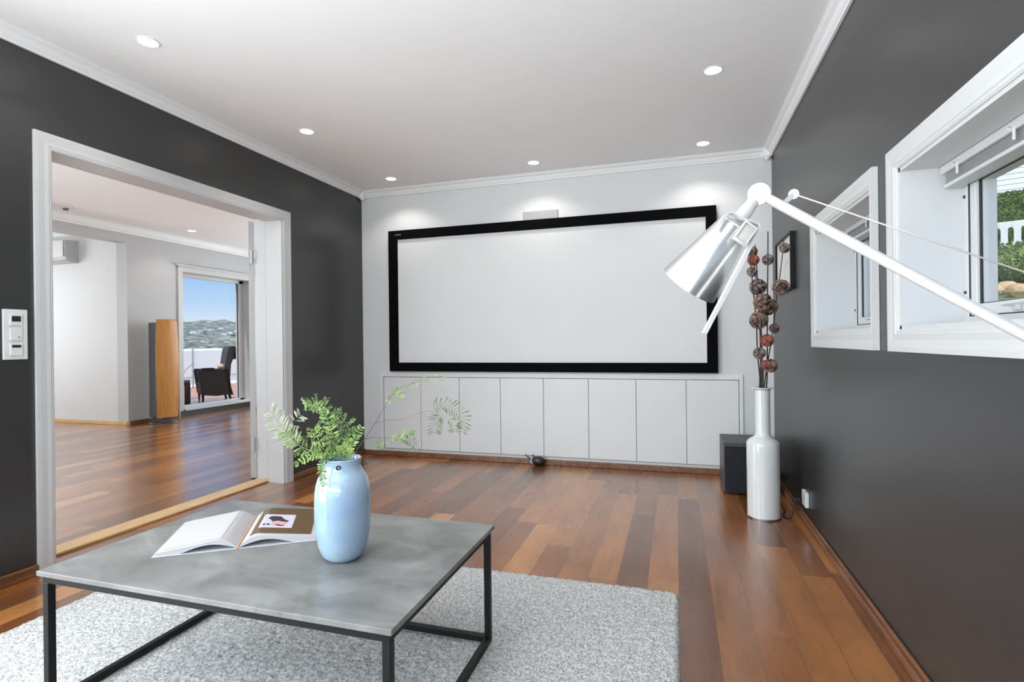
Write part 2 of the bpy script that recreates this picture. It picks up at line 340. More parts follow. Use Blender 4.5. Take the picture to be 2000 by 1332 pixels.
# living room walls
TY0, TY1, TZ0, TZ1, TX = 6.08, 7.42, .10, 2.14, -7.14
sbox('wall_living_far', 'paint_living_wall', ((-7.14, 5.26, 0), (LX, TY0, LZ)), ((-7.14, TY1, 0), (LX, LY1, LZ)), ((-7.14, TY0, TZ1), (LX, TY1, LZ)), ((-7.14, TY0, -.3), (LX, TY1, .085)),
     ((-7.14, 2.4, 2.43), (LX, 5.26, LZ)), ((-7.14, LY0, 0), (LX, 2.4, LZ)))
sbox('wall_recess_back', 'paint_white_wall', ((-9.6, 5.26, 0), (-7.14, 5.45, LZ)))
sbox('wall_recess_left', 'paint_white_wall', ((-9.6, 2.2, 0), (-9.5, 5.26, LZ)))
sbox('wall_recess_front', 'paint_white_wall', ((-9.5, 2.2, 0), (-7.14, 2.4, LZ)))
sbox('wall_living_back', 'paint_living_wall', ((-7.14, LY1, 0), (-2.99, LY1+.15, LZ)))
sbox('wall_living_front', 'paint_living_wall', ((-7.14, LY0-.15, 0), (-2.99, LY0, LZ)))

# crown mouldings: profile swept along a straight run
def crown(name, p0, p1, inward, z1, wd=.062, ht=.06, dz=0):
    """p0->p1 along the wall line at the ceiling, inward = unit vector into the room"""
    prof = [(0, 0), (wd, 0), (wd, -.006), (wd*.86, -.010), (wd*.86, -.015), (wd*.72, -.019), (wd*.55, -ht*.42), (wd*.40, -ht*.68), (wd*.34, -ht*.72), (wd*.34, -ht*.78), (wd*.24, -ht*.84), (wd*.2, -ht), (0, -ht)]
    q = MB(); p0 = Vector(p0); p1 = Vector(p1); inw = Vector(inward)
    rows = [[(p.x+inw.x*a, p.y+inw.y*a, z1+b) for a, b in prof] for p in (p0, p1)]
    q.grid(rows, True)
    q.bm.verts.ensure_lookup_table(); n_ = len(prof)
    q.bm.faces.new(q.bm.verts[:n_]); q.bm.faces.new(q.bm.verts[n_:])
    return struct(q.obj(name, 'paint_crown'))
e_ = .0015
crown('trim_1', (XL+e_, YF, 0), (XL+e_, YB, 0), (1, 0, 0), ZC-e_)
crown('trim_2', (XR-e_, YF, 0), (XR-e_, YB, 0), (-1, 0, 0), ZC-e_)
crown('trim_3', (XL+.06, YB-e_, 0), (XR-.06, YB-e_, 0), (0, -1, 0), ZC-e_)
crown('trim_4', (LX+e_, LY0, 0), (LX+e_, LY1, 0), (1, 0, 0), LZ-e_, .09, .11)
crown('trim_5', (-9.4, 5.26-e_, 0), (-7.15, 5.26-e_, 0), (0, -1, 0), LZ-e_, .06, .07)
for i, x in ((6, XL+.002), (7, XR-.064)):            # corner blocks
    q = MB(); q.box((x, YB-.064, ZC-.066), (x+.062, YB-.002, ZC-.002), .004)
    q.lathe([(.006, -.022), (.018, -.016), (.024, -.006), (.026, 0)], 16, T(x+.031, YB-.033, ZC-.066)); struct(q.obj('trim_%d' % i, 'paint_crown', smooth=True))
# baseboards
def base(name, a, b, mat='baseboard_wood'): return sbox(name, mat, (a, b), bev=.004)
base('baseboard_left', (XL+.001, DY1+.08, 0.0005), (XL+.018, YB, .05)); base('baseboard_left_near', (XL+.001, .93, .0005), (XL+.018, DY0-.075, .05))
q = MB(); q.box((XR-.022, YF, .0005), (XR-.001, YB-.001, .032), .003); q.box((XR-.012, YF, .032), (XR-.001, YB-.001, .05), .003); struct(q.obj('baseboard_right', 'baseboard_wood'))
base('baseboard_back', (XL+.02, YB-.018, .0005), (XR-.023, YB-.001, .046))
sbox('trim_8', 'paint_trim', ((CX0-.02, YB-.006, .047), (CX1+.02, YB, .066)))
base('baseboard_living_far', (LX+.001, 5.28, .0005), (LX+.016, 8.2, .055)); base('baseboard_recess', (-9.4, 5.245, .0005), (-6.96, 5.259, .05), 'threshold_oak')

# opening in the left wall: lining, casing, threshold, hinged leaf
d1 = thing('door_1', (0, 0, 0), None, None); d1['kind'] = 'structure'
q = MB()
for y0, y1 in ((DY0-.03, DY0), (DY1-.012, DY1+.06)):
    q.box((-2.995, y0, 0), (XL+.001, y1, DZ+.02))
q.box((-3.14, DY0-.03, 0), (-2.995, DY0-.012, DZ+.04)); q.box((-3.14, DY1+.038, 0), (-2.995, DY1+.06, DZ+.04))
q.box((-2.995, DY0-.03, DZ), (XL+.001, DY1+.06, DZ+.06)); q.box((-3.14, DY0-.03, DZ+.038), (-2.995, DY1+.06, DZ+.06))
q.obj('door_frame', 'paint_trim', d1)
q = MB(); q.box((-3.000, DY1-.011, .015), (-2.9955, DY1+.037, DZ)); q.box((-3.000, DY0, DZ+.001), (-2.9955, DY1+.037, DZ+.037)); q.obj('weather_seal', 'grey_plastic', d1)
def casing(q, x, s, y0, y1, z0, z1, wd, th, bottom=False, wn=None):
    """picture-frame casing on an X wall; s=+1 sticks out to +x. inner opening y0..y1, z0..z1; mitred moulded profile"""
    prof = [(0, 0), (0, th*.55), (.006, th*.75), (.012, th*.75), (.016, th*.9), (wd*.45, th*.82), (wd*.8, th), (wd, th), (wd, 0)]
    wn = wd if wn is None else wn
    def ring(o, h):
        f = o/wd
        return [(x+s*h, y0-f*wn, z0-(o if bottom else 0)), (x+s*h, y0-f*wn, z1+o), (x+s*h, y1+o, z1+o), (x+s*h, y1+o, z0-(o if bottom else 0))]
    rows = [ring(o, h) for o, h in prof]
    V = [[q.bm.verts.new(p) for p in r_] for r_ in rows]; segs = 4 if bottom else 3
    for A, B in zip(V, V[1:]):
        for i in range(segs): q.bm.faces.new((A[i], A[(i+1) % 4], B[(i+1) % 4], B[i]))
    for i in range(segs): q.bm.faces.new((V[0][i], V[0][(i+1) % 4], V[-1][(i+1) % 4], V[-1][i]))
    if not bottom:
        q.bm.faces.new([r_[0] for r_ in V]); q.bm.faces.new([r_[3] for r_ in V])
    return q
casing(MB(), XL+.001, 1, DY0, DY1, 0, DZ, .075, .016).obj('casing', 'paint_trim', d1)
d3 = thing('added_opening', (0, 0, 0), None, None); d3['kind'] = 'structure'; casing(MB(), XL+.001, 1, -1.35, .85, 0, 2.15, .075, .016).obj('casing', 'paint_trim', d3)  # casing round the added opening that admits side light
MB().box((-3.13, DY0-.011, .0005), (-3.0, DY1+.037, .014), .004).obj('threshold', 'threshold_oak', d1)
lf = thing('door_leaf', (-3.165, 3.386, 0), 'white door leaf folded open into the bright next room, seen edge-on', 'door')
dirv = Vector((-.683, .731, 0)); MM = rotz(math.atan2(dirv.y, dirv.x))
q = MB(); q.box((.01, -.02, .01), (.80, .02, DZ+.025), .002, MM); q.obj('panel', 'paint_trim', lf)
for z in (1.74, .28):
    q = MB(); q.lathe([(.007, -.045), (.007, .045)], 12, T(.008, -.006, z)); q.lathe([(.009, -.005), (.009, .005)], 12, T(.008, -.006, z-.045)); q.lathe([(.009, -.005), (.009, .005)], 12, T(.008, -.006, z+.045))
    q.obj('hinge', 'hinge_metal', lf, True)

# windows in the right wall
def window(n, y0, y1, wn=None):
    g = thing('window_%d' % n, (0, 0, 0), None, None); g['kind'] = 'structure'
    casing(MB(), XR-.001, -1, y0, y1, WZ0, WZ1, .072, .02, True, wn).obj('casing', 'paint_trim', g)
    q = MB()                                           # reveal lining
    q.box((XR-.008, y0, WZ0), (XO, y0+.012, WZ1)); q.box((XR-.008, y1-.012, WZ0), (XO, y1, WZ1))
    q.box((XR-.008, y0, WZ0-.0), (XO, y1, WZ0+.012)); q.box((XR-.008, y0, WZ1-.012), (XO, y1, WZ1)); q.obj('reveal', 'paint_trim', g)
    a, b, c, d = y0+.012, y1-.012, WZ0+.012, WZ1-.012
    def ringbox(x0, x1, y0, y1, z0, z1, w_, bev=.002):
        q = MB(); q.box((x0, y0, z0), (x1, y0+w_, z1), bev); q.box((x0, y1-w_, z0), (x1, y1, z1), bev)
        q.box((x0, y0+w_, z0), (x1, y1-w_, z0+w_), bev); q.box((x0, y0+w_, z1-w_), (x1, y1-w_, z1), bev); return q
    ringbox(WX, WX+.07, a, b, c, d, .024).obj('window_frame', 'paint_trim', g)
    ringbox(WX-.003+.006, WX+.01, a+.024, b-.024, c+.024, d-.024, .003).obj('gasket', 'seal_black', g)
    sh = ringbox(WX+.006, WX+.06, a+.027, b-.027, c+.027, d-.027, .034).obj('window_sash', 'paint_trim', g)
    ringbox(WX+.014, WX+.022, a+.061, b-.061, c+.061, d-.061, .003).obj('glazing_seal', 'seal_black', g)
    MB().box((WX+.030, a+.06, c+.06), (WX+.034, b-.06, d-.06)).obj('pane', 'clear_glass', g)
    q = MB(); ym = (y0+y1)/2+.13                             # espagnolette handle
    q.box((WX-.004, ym-.014, c+.032), (WX+.006, ym+.014, c+.056), .003); q.tube([(WX-.002, ym, c+.046), (WX-.03, ym, c+.05), (WX-.034, ym-.03, c+.05), (WX-.03, ym-.10, c+.052)], .006, 8)
    q.obj('handle', 'aluminium_bright', g, True)
    q = MB()
    for z in (c+.10, d-.10): q.lathe([(.005, 0), (.005, .003)], 12, T(WX-.0005, b-.012, z) @ Matrix.Rotation(-pi/2, 4, 'Y'))
    q.obj('screw', 'seal_black', g)
    # Venetian blind drawn up under the head
    bl = thing('venetian_blind', (WX-.03, (y0+y1)/2, d), ('pulled-up white blind in the small far window' if n == 1 else 'pulled-up white blind in the large near window'), 'blind')
    L2 = (b-a)/2-.012
    MB().box((-.034, -L2, -.026), (.026, L2, -.001), .002).obj('headrail', 'paint_trim', bl)
    q = MB()
    for i in range(9): q.box((-.022, -L2+.004, -.030-i*.0032), (.022, L2-.004, -.0285-i*.0032))
    q.obj('slat_stack', 'blind_slats', bl)
    MB().box((-.026, -L2, -.070), (.024, L2, -.058), .003).obj('bottom_rail', 'paint_trim', bl)
    for y in (-L2*.72, 0, L2*.72):
        q = MB(); q.box((-.037, y-.004, -.052), (-.033, y+.004, -.02), .001); q.tube([(-.035, y+.02, -.012), (-.041, y+.014, -.018), (-.038, y, -.026)], .002, 6); q.obj('bracket', 'socket_white', bl)
    return g
window(1, W[0][0], W[0][1], .045); window(2, W[1][0], W[1][1])

# terrace door in the living room
d2 = thing('door_2', (0, 0, 0), None, None); d2['kind'] = 'structure'
q = MB()
q.box((LX+.001, TY0-.075, .0), (LX+.02, TY0, TZ1+.0)); q.box((LX+.001, TY1, 0), (LX+.02, TY1+.08, TZ1)); q.box((LX+.001, TY0-.075, TZ1), (LX+.022, TY1+.08, TZ1+.075)); q.box((LX+.001, TY0-.11, TZ1+.075), (LX+.05, TY1+.115, TZ1+.10), .006)
q.obj('casing', 'paint_trim', d2)
q = MB()
q.box((-7.145, TY1-.004, .08), (LX+.01, TY1+.0, TZ1)); q.box((-7.145, TY0, .08), (LX+.01, TY0+.004, TZ1)); q.box((-7.145, TY0, TZ1-.004), (LX+.01, TY1, TZ1)); q.obj('reveal', 'paint_trim', d2)
q = MB()
q.box((-7.20, TY0, .08), (-7.12, TY0+.07, TZ1), .004); q.box((-7.20, TY1-.09, .08), (-7.12, TY1, TZ1), .004); q.box((-7.20, TY0, TZ1-.05), (-7.12, TY1, TZ1), .004); q.box((-7.20, TY0, .08), (-7.12, TY1, .14), .004)
q.obj('door_frame', 'paint_trim', d2)
MB().box((-7.165, TY1-.098, .14), (-7.15, TY1-.09, TZ1-.05)).obj('seal', 'seal_black', d2)
MB().box((-7.16, TY0+.07, .14), (-7.154, TY1-.09, TZ1-.05)).obj('pane', 'clear_glass', d2)
MB().box((-7.15, TY0, .086), (LX+.05, TY1+.0, .112), .003).obj('door_sill', 'paint_trim', d2)
MB().box((LX+.001, TY0-.05, .001), (LX+.03, TY1+.02, .085)).obj('riser', 'speaker_base', d2)

# ================================================================ THINGS IN THE ROOM
# projection screen
SX0, SX1, SZ0, SZ1, SY = -2.54, .308, .793, 2.090, 4.39
sc = thing('projection_screen', ((SX0+SX1)/2, SY, SZ0), 'wide fixed white projection screen in a thick black frame on the end wall', 'projection screen')
hx, hz, bw = (SX1-SX0)/2, SZ1-SZ0, .088
q = MB()
for a, b in (((-hx, 0, 0), (hx, .045, bw-.008)), ((-hx, 0, hz-bw+.006), (hx, .045, hz)), ((-hx, 0, bw-.008), (-hx+bw, .045, hz-bw+.006)), ((hx-bw+.01, 0, bw-.008), (hx, .045, hz-bw+.006))): q.box(a, b)
q.obj('frame', 'black_velvet', sc)
MB().box((-hx+.03, .018, .03), (hx-.03, .030, hz-.03)).obj('screen_surface', 'screen_cloth', sc)
q = MB()                                               # faint maker's mark, illegible in the photograph
x = -hx+.072
for w_, h_ in ((.008, .013), (.009, .010), (.008, .010), (.009, .010), (.009, .012)):
    z = hz-.046; q.box((x, -.001, z), (x+.002, .001, z+h_)); q.box((x, -.001, z+h_-.002), (x+w_, .001, z+h_)); q.box((x, -.001, z), (x+w_*.9, .001, z+.002)); x += .0125
q.obj('logo', 'grey_plastic', sc)
# vent plate behind it
o = MB().box((-1.25, YB-.012, 2.02), (-.945, YB-.0005, 2.172), .002).obj('wall_vent', 'paint_vent')
tag(o, 'pale grey rectangular plate on the wall, half hidden behind the top of the screen', 'vent')

# built-in cupboard
DX = [-2.629, -2.246, -1.865, -1.477, -1.089, -.703, -.315, .073, .459]
cb = thing('built_in_cupboard', ((CX0+CX1)/2, YB, CZ0), 'low white built-in cupboard with eight plain doors under the projection screen', 'cupboard')
ox, oz = (CX0+CX1)/2, CZ0
q = MB(); y0, y1 = .018, .40
lx0, lx1, lz1 = CX0-ox+.001, CX1-ox-.001, CZ1-oz-.001
q.box((lx0, y0, .001), (lx1, y1, .02)); q.box((lx0, y0, lz1-.018), (lx1, y1, lz1)); q.box((lx0, y0, .001), (lx0+.018, y1, lz1)); q.box((lx1-.018, y0, .001), (lx1, y1, lz1)); q.box((lx0, y1, .001), (lx1, y1+.01, lz1))
for x in DX[1:-1]: q.box((x-ox-.008, y0, .02), (x-ox+.008, y1, lz1-.018))
q.obj('carcass', 'paint_cabinet', cb)
q = MB(); fx0, fx1, fz = DX[0]-ox-.003, DX[-1]-ox+.003, .738-oz
q.box((lx0-.01, -.012, .016), (fx0, .004, lz1+.006), .002); q.box((fx1, -.012, .016), (lx1+.01, .004, lz1+.006), .002); q.box((fx0, -.012, fz+.002), (fx1, .004, lz1+.006), .002)
q.obj('face_frame', 'paint_cabinet', cb)
for a, b in zip(DX, DX[1:]): MB().box((a-ox+.002, -.006, .022), (b-ox-.002, .014, fz-.002), .0015).obj('door', 'paint_cabinet', cb)

# black cable plug on the floor against the cupboard
pg = thing('cable_reel', (-1.125, 4.375, 0), 'small glossy black cable reel lying on the floor in front of the cupboard', 'cable')
q = MB(); q.sph((0, 0, .041), .062, 3, (1, .55, .66)); q.obj('body', 'black_plastic', pg, True)
q = MB(); q.lathe([(.020, -.003), (.024, 0), (.020, .003)], 20, T(-.045, -.014, .040) @ Matrix.Rotation(pi/2-.3, 4, 'X') @ Matrix.Rotation(.5, 4, 'Y')); q.obj('rim', 'grey_plastic', pg, True)
q = MB(); q.tube([(-.04, 0, .035), (-.07, .01, .045), (-.10, .02, .07), (-.125, .03, .085)], [.007, .006, .005, .004], 8); q.obj('cable', 'black_plastic', pg, True)
q = MB(); q.tube([(-.03, 0, .072), (-.045, 0, .083), (-.052, .01, .088)], .007, 8); q.obj('switch', 'black_plastic', pg, True)

# recessed ceiling lights
def downlight(loc, label, spot=True, r=.043, grp=None):
    g = thing('ceiling_downlight', loc, label, 'ceiling light', grp)
    MB().lathe([(r*1.0, -.002), (r*1.02, -.005), (r*1.09, -.004), (r*1.13, -.0005)], 32, None, False, False).obj('trim_ring', 'paint_trim', g, True)
    MB().lathe([(r*1.01, -.0042), (r*.5, -.006), (.002, -.0065)], 32, None, False, True).obj('lens', 'lamp_glow', g, True)
    l = bpy.data.lights.new('downlight_beam', 'SPOT'); l.energy = E_DL; l.spot_size = rad(128); l.spot_blend = .55; l.shadow_soft_size = .03; l.color = (1, .95, .88)
    o = bpy.data.objects.new('downlight_beam', l); COL.objects.link(o); o.parent = g; o.location = (0, 0, -.02)
    return g
G = 'recessed downlights in the screen room ceiling'
for x, y, t_ in ((-2.36, 1.90, 'round recessed ceiling light above the wide opening, nearest to the camera on the left'), (-2.36, 3.03, 'round recessed ceiling light on the left, second one back along the dark left wall'), (-2.36, 4.14, 'round recessed ceiling light in the far left ceiling corner near the white wall'),
                 (-1.075, 4.14, 'round recessed ceiling light in the middle of the row along the screen wall'), (.205, 4.14, 'round recessed ceiling light in the far right corner near the screen wall'), (.205, 3.03, 'round recessed ceiling light on the right nearer to the camera, above the lamp joint')):
    downlight((x, y, ZC), t_, grp=G)
for x, y, t_ in ((-1.075, .76, 'above the near edge of the coffee table'), (-2.36, .76, 'beside the dark left wall near the camera'), (.205, .76, 'above the foot of the reading lamp'), (-1.075, -.4, 'behind the camera')): downlight((x, y, ZC), 'round recessed ceiling light '+t_+', above the frame', grp='recessed downlights in the screen room ceiling')
downlight((-6.44, 5.80, LZ), 'small recessed ceiling light in the bright next room, seen through the opening', r=.05)
sd = thing('smoke_detector', (-6.62, 4.31, LZ), 'small round white smoke detector on the ceiling of the next room', 'smoke detector')
MB().lathe([(.055, -.0005), (.055, -.015), (.045, -.022), (.028, -.024)], 28).obj('housing', 'socket_white', sd, True)
MB().lathe([(.027, -.024), (.027, -.040), (.020, -.044)], 28).obj('sensor_grille', 'speaker_grey', sd, True)

# wall switch panel on the left wall
sw = thing('thermostat_panel', (XL, 1.637, 1.0), 'tall white wall plate with thermostat, switch and dark displays beside the opening', 'switch')
q = MB(); q.box((.0005, -.047, .002), (.010, .047, .228), .003); q.obj('plate', 'socket_white', sw)
for i, (z0, z1) in enumerate(((.155, .207), (.088, .142), (.020, .076))):
    o = MB().box((.010, -.024, z0), (.015, .024, z1), .002).obj('module', 'socket_white', sw)
    if i == 0: MB().box((.015, -.017, z0+.018), (.0158, .017, z0+.043)).obj('display', 'display_dark', o)
    if i == 1: MB().lathe([(.0028, 0), (.0028, .001)], 12, T(.015, .010, z0+.014) @ Matrix.Rotation(pi/2, 4, 'Y')).obj('indicator', 'display_dark', o)
    if i == 2: MB().box((.015, -.017, z0+.036), (.0158, .017, z0+.048)).obj('display', 'display_dark', o)

# rug: looped yarn modelled as pebbled relief
def rug():
    x0, x1, y0, y1, th = -2.37, 0.0, .25, 2.304, .0195
    st = .0085; cell = .0135
    nx, ny = int((x1-x0)/st), int((y1-y0)/st)
    rnd = random.Random(3); cx, cy = int((x1-x0)/cell)+3, int((y1-y0)/cell)+3
    pts = [[((i-1+rnd.uniform(.1, .9))*cell, (j-1+rnd.uniform(.1, .9))*cell, rnd.uniform(.7, 1)) for j in range(cy)] for i in range(cx)]
    verts, faces = [], []
    wob = lambda t, s: .004*mnoise.noise(Vector((t*60, s, 0)))
    for i in range(nx+1):
        for j in range(ny+1):
            x, y = i*(x1-x0)/nx, j*(y1-y0)/ny
            ci_, cj_ = int(x/cell)+1, int(y/cell)+1; best = 9; hh = 1
            for a in (ci_-1, ci_, ci_+1):
                for b in (cj_-1, cj_, cj_+1):
                    if 0 <= a < cx and 0 <= b < cy:
                        p = pts[a][b]; d = (p[0]-x)**2+(p[1]-y)**2
                        if d < best: best = d; hh = p[2]
            d = math.sqrt(best)/cell
            h = th-.010+.010*hh*max(0, 1-1.5*d*d)
            dx = min(x, x1-x0-x); dy = min(y, y1-y0-y); r_ = .035
            e = min(dx, dy)
            if dx < r_ and dy < r_: e = r_-math.hypot(r_-dx, r_-dy)
            if e < .012: h = h*math.sqrt(max(0, 1-((.012-e)/.012)**2)) if e > 0 else 0
            if e < 0:                                   # pull corner vertices onto the rounded corner
                sxn = 1 if x < (x1-x0)/2 else -1; syn = 1 if y < (y1-y0)/2 else -1
                vx, vy = r_-dx, r_-dy; l = math.hypot(vx, vy); x += sxn*vx*(1-r_/l); y += syn*vy*(1-r_/l)
            wx = wob(y, 1) if min(i, nx-i) < 2 else 0; wy = wob(x, 5) if min(j, ny-j) < 2 else 0
            verts.append((x0+x+wx, y0+y+wy, max(h, .001)))
    f = ny+1
    for i in range(nx):
        for j in range(ny): a = i*f+j; faces.append((a, a+f, a+f+1, a+1))
    me = bpy.data.meshes.new('rug'); me.from_pydata(verts, [], faces); me.materials.append(MAT['rug_yarn'])
    me.polygons.foreach_set('use_smooth', [True]*len(me.polygons))
    o = bpy.data.objects.new('rug', me); COL.objects.link(o)
    return tag(o, 'large light grey looped wool rug on the wood floor under the coffee table', 'rug')
rug()

# coffee table
TX0, TX1, TY_0, TY_1, TH = -1.752, -.612, 1.052, 1.758, .42
tb = thing('coffee_table', ((TX0+TX1)/2, (TY_0+TY_1)/2, .02), 'low rectangular coffee table with grey stone-look top and black metal frame on the rug', 'table')
ax, ay, zt = (TX1-TX0)/2, (TY_1-TY_0)/2, TH-.02
MB().box((-ax, -ay, zt-.0145), (ax, ay, zt), .0015).obj('table_top', 'concrete_top', tb)
bx_, by_, t_ = ax-.010, ay-.010, .021
for s in (-1, 1):
    for r_ in (-1, 1):
        MB().box((s*bx_, r_*by_, t_), (s*(bx_-t_), r_*(by_-t_), zt-.0155-t_), .0015).obj('leg', 'black_steel', tb)
for z in (0, zt-.0152-t_):
    for s in (-1, 1):
        nm = 'bottom_rail' if z == 0 else 'top_rail'
        MB().box((-bx_, s*by_, z), (bx_, s*(by_-t_), z+t_), .0015).obj(nm, 'black_steel', tb)
        MB().box((s*bx_, -by_+t_, z), (s*(bx_-t_), by_-t_, z+t_), .0015).obj(nm, 'black_steel', tb)

# open book
bk = thing('open_book', (-1.315, 1.337, TH), 'open hardback picture book lying on the coffee table left of the blue vase', 'book', rz=math.atan2(.545, .84))
BV = .305; skew = -.09*0
def leaf_h(t, hi, k=1):       # page surface height over distance from the spine
    return .004+hi*(math.sin(min(1, t/.055)*pi/2))*(1-.80*max(0, (t-.055))/.18) if t > 0 else .004
def block(side, hi, wd):
    n = 18; xs = [wd*i/n for i in range(n+1)]
    q = MB(); top = [(side*x, leaf_h(x, hi)) for x in xs]; low = [(side*x, .0022+max(0, (hi*.62)*math.sin(pi*min(1, x/.16)))*(1 if x < .16 else 0)) for x in xs]
    low = [(a, min(b, c[1]-.002)) for (a, b), c in zip(low, top)]
    for y in (0, BV): pass
    rows = [[(x, y, z) for x, z in top]+[(x, y, z) for x, z in reversed(low)] for y in (.004, BV-.004)]
    q.grid(rows, True); q.bm.verts.ensure_lookup_table(); n2 = len(rows[0])
    q.bm.faces.new(q.bm.verts[:n2]); q.bm.faces.new(q.bm.verts[n2:])
    return q
for s, nm in ((-1, 'left'), (1, 'right')):
    MB().box((s*.002, 0, .0003), (s*.236, BV, .0024), .0008).obj('cover', 'book_cover', bk)
    block(s, .030, .229).obj('page_block', 'paper', bk, True)
MB().box((-.0035, .002, .0008), (.0035, BV-.002, .011), .001).obj('spine_gutter', 'gutter_tan', bk)
def sheet(q, x0, x1, y0, y1, hi, dz, n=14):
    rows = []
    for i in range(n+1):
        x = x0+(x1-x0)*i/n; z = leaf_h(abs(x), hi)+dz; rows.append([(x, y0, z), (x, y1, z), (x, y1, z+.0003), (x, y0, z+.0003)])
    q.grid(rows, True); return q
pp = sheet(MB(), .028, .212, .030, BV-.0045, .030, .0004).obj('printed_page', 'page_brown', bk)
sheet(MB(), .045, .147, .083, .222, .030, .0009).obj('photo_print', 'photo_grey', pp)
def blob(q, pts):
    vs = []
    for x, y in pts: vs.append(q.bm.verts.new((.050+x*.092, .088+y*.13, leaf_h(.050+x*.092, .030)+.0016)))
    q.bm.faces.new(vs)
q = MB(); blob(q, [(0, .82), (.3, .88), (.55, .86), (.70, .62), (.80, .55), (.88, .5), (.83, .42), (.66, .44), (.5, .5), (.33, .42), (.2, .62), (0, .72)]); q.obj('photo_dark_shape', 'photo_dark', pp)
q = MB(); blob(q, [(.3, .30), (.36, .42), (.5, .46), (.66, .40), (.76, .38), (.84, .42), (.84, .22), (.72, .16), (.5, .10), (.32, .16)]); q.obj('photo_pink_shape', 'photo_pink', pp)
q = MB(); blob(q, [(.44, .18), (.52, .24), (.64, .17), (.76, .16), (.78, .10), (.6, .08)]); q.obj('photo_red_shape', 'photo_red', pp)
q = MB(); blob(q, [(.05, .12), (.05, .24), (.12, .26), (.12, .12)]); blob(q, [(.17, .14), (.17, .25), (.27, .25), (.27, .14)]); q.obj('photo_small_squares', 'photo_dark', pp)
q = MB(); sheet(q, -.212, -.05, .022, BV-.006, .030, .0006); q.obj('loose_page', 'paper', bk)

# blue vase
VX, VY = -.957, 1.373
vs = thing('ceramic_vase', (VX, VY, TH), 'speckled light blue glazed ceramic vase holding green sprigs on the coffee table', 'vase')
prof = [(.040, 0), (.050, .002), (.062, .016), (.0725, .045), (.079, .085), (.0815, .13), (.0815, .17), (.080, .200), (.0765, .222), (.070, .242), (.061, .256), (.0555, .264), (.0535, .275), (.0535, .293), (.055, .296), (.053, .298), (.050, .296), (.050, .268), (.058, .248), (.072, .2), (.074, .12), (.06, .03), (.03, .012)]
MB().lathe(prof, 56, None, True, True).obj('body', 'blue_glaze', vs, True, angle=60)
for a in (-pi/2+.15-YAW*0, pi/2+.2):          # small eyelets front and back of the neck
    d_ = Vector((-fw.x, -fw.y, 0)) if a < 0 else Vector((fw.x, fw.y, 0))
    d_ = Matrix.Rotation(.1, 3, 'Z') @ d_
    q = MB(); Mx = T(*(d_*.0525+Vector((0, 0, .279)))) @ d_.to_track_quat('Z', 'Y').to_matrix().to_4x4()
    q.lathe([(.0035, .0005), (.0040, .004), (.0068, .004), (.0072, .0005)], 20, Mx, False, False); q.obj('eyelet', 'black_plastic', vs, True)
for s in (-1, 1):
    q = MB(); p0 = cr*(s*.050)+Vector((0, 0, .278)); q.tube([p0, p0+cr*(s*.026)], .0016, 8); q.obj('side_pin', 'hinge_metal' if s < 0 else 'black_plastic', vs, True)

# sprigs: px offsets in the vase's plane converted once to metres
V0 = Vector((VX, VY, .716)); PXM = 1.59/1041.19
def pt(x, y, d=0): return V0+cr*((x-669)*PXM)+Vector((0, 0, (897-y)*PXM))+fw*d
def smooth(P, n=6):
    P = [Vector(p) for p in P]; out = []
    for i in range(len(P)-1):
        a, b, c, d = P[max(i-1, 0)], P[i], P[i+1], P[min(i+2, len(P)-1)]
        for k in range(n):
            t = k/n; out.append(.5*((2*b)+(c-a)*t+(2*a-5*b+4*c-d)*t*t+(3*b-a-3*c+d)*t**3))
    out.append(P[-1]); return out
def leaf(q, p, d, ln, wd, nrm):
    d = d.normalized(); s = d.cross(nrm).normalized(); n2 = s.cross(d)
    pts = [p, p+d*ln*.28+s*wd*.38+n2*wd*.1, p+d*ln*.72+s*wd*.5+n2*wd*.05, p+d*ln-n2*wd*.2, p+d*ln*.72-s*wd*.5+n2*wd*.05, p+d*ln*.28-s*wd*.38+n2*wd*.1]
    v = [q.bm.verts.new(x) for x in pts]; c = q.bm.verts.new(p+d*ln*.5-n2*wd*.12)
    for i in range(6): q.bm.faces.new((v[i], v[(i+1) % 6], c))
def frond(q, P, n, ln, wd, spread=1.0, t0=0, t1=1, rng=random, sub=False, droop=0, sides=(1, -1), jit=1):
    """leaflets in pairs along a curve, sub=True turns every leaflet into a small pinna of its own"""
    C_ = smooth(P, 8); m_ = len(C_)
    for i in range(n):
        t = t0+(t1-t0)*(i+.5)/n; k = t*(m_-1); j = min(int(k), m_-2); p = C_[j].lerp(C_[j+1], k-j); d = (C_[j+1]-C_[j]).normalized()
        for s in sides:
            side = d.cross(fw).normalized()*s
            dd = (d*(.55+rng.uniform(-.45, .35)*jit)+side*spread+fw*rng.uniform(-.45, .45)*jit+Vector((0, 0, -droop))).normalized()
            L_ = ln*(.55+.55*math.sin(pi*(.12+.8*(t-t0)/(t1-t0))))*rng.uniform(.8, 1.15)
            if sub:
                q.tube([p, p+dd*L_], [.0006, .0003], 4)
                for h in range(1, 7):
                    pp_ = p+dd*L_*h/6
                    for s2 in (1, -1): leaf(q, pp_+Vector((rng.uniform(-.001, .001), 0, rng.uniform(-.001, .001))), dd*rng.uniform(.2, 1.0)+dd.cross(fw)*s2+fw*rng.uniform(-.7, .7), L_*rng.uniform(.18, .38), wd*rng.uniform(.6, 1.1), (fw+Vector((rng.uniform(-.6, .6), 0, rng.uniform(-.6, .6)))).normalized())
            else: leaf(q, p, dd, L_, wd, (fw+Vector((rng.uniform(-.5, .5), 0, rng.uniform(-.5, .5)))).normalized())
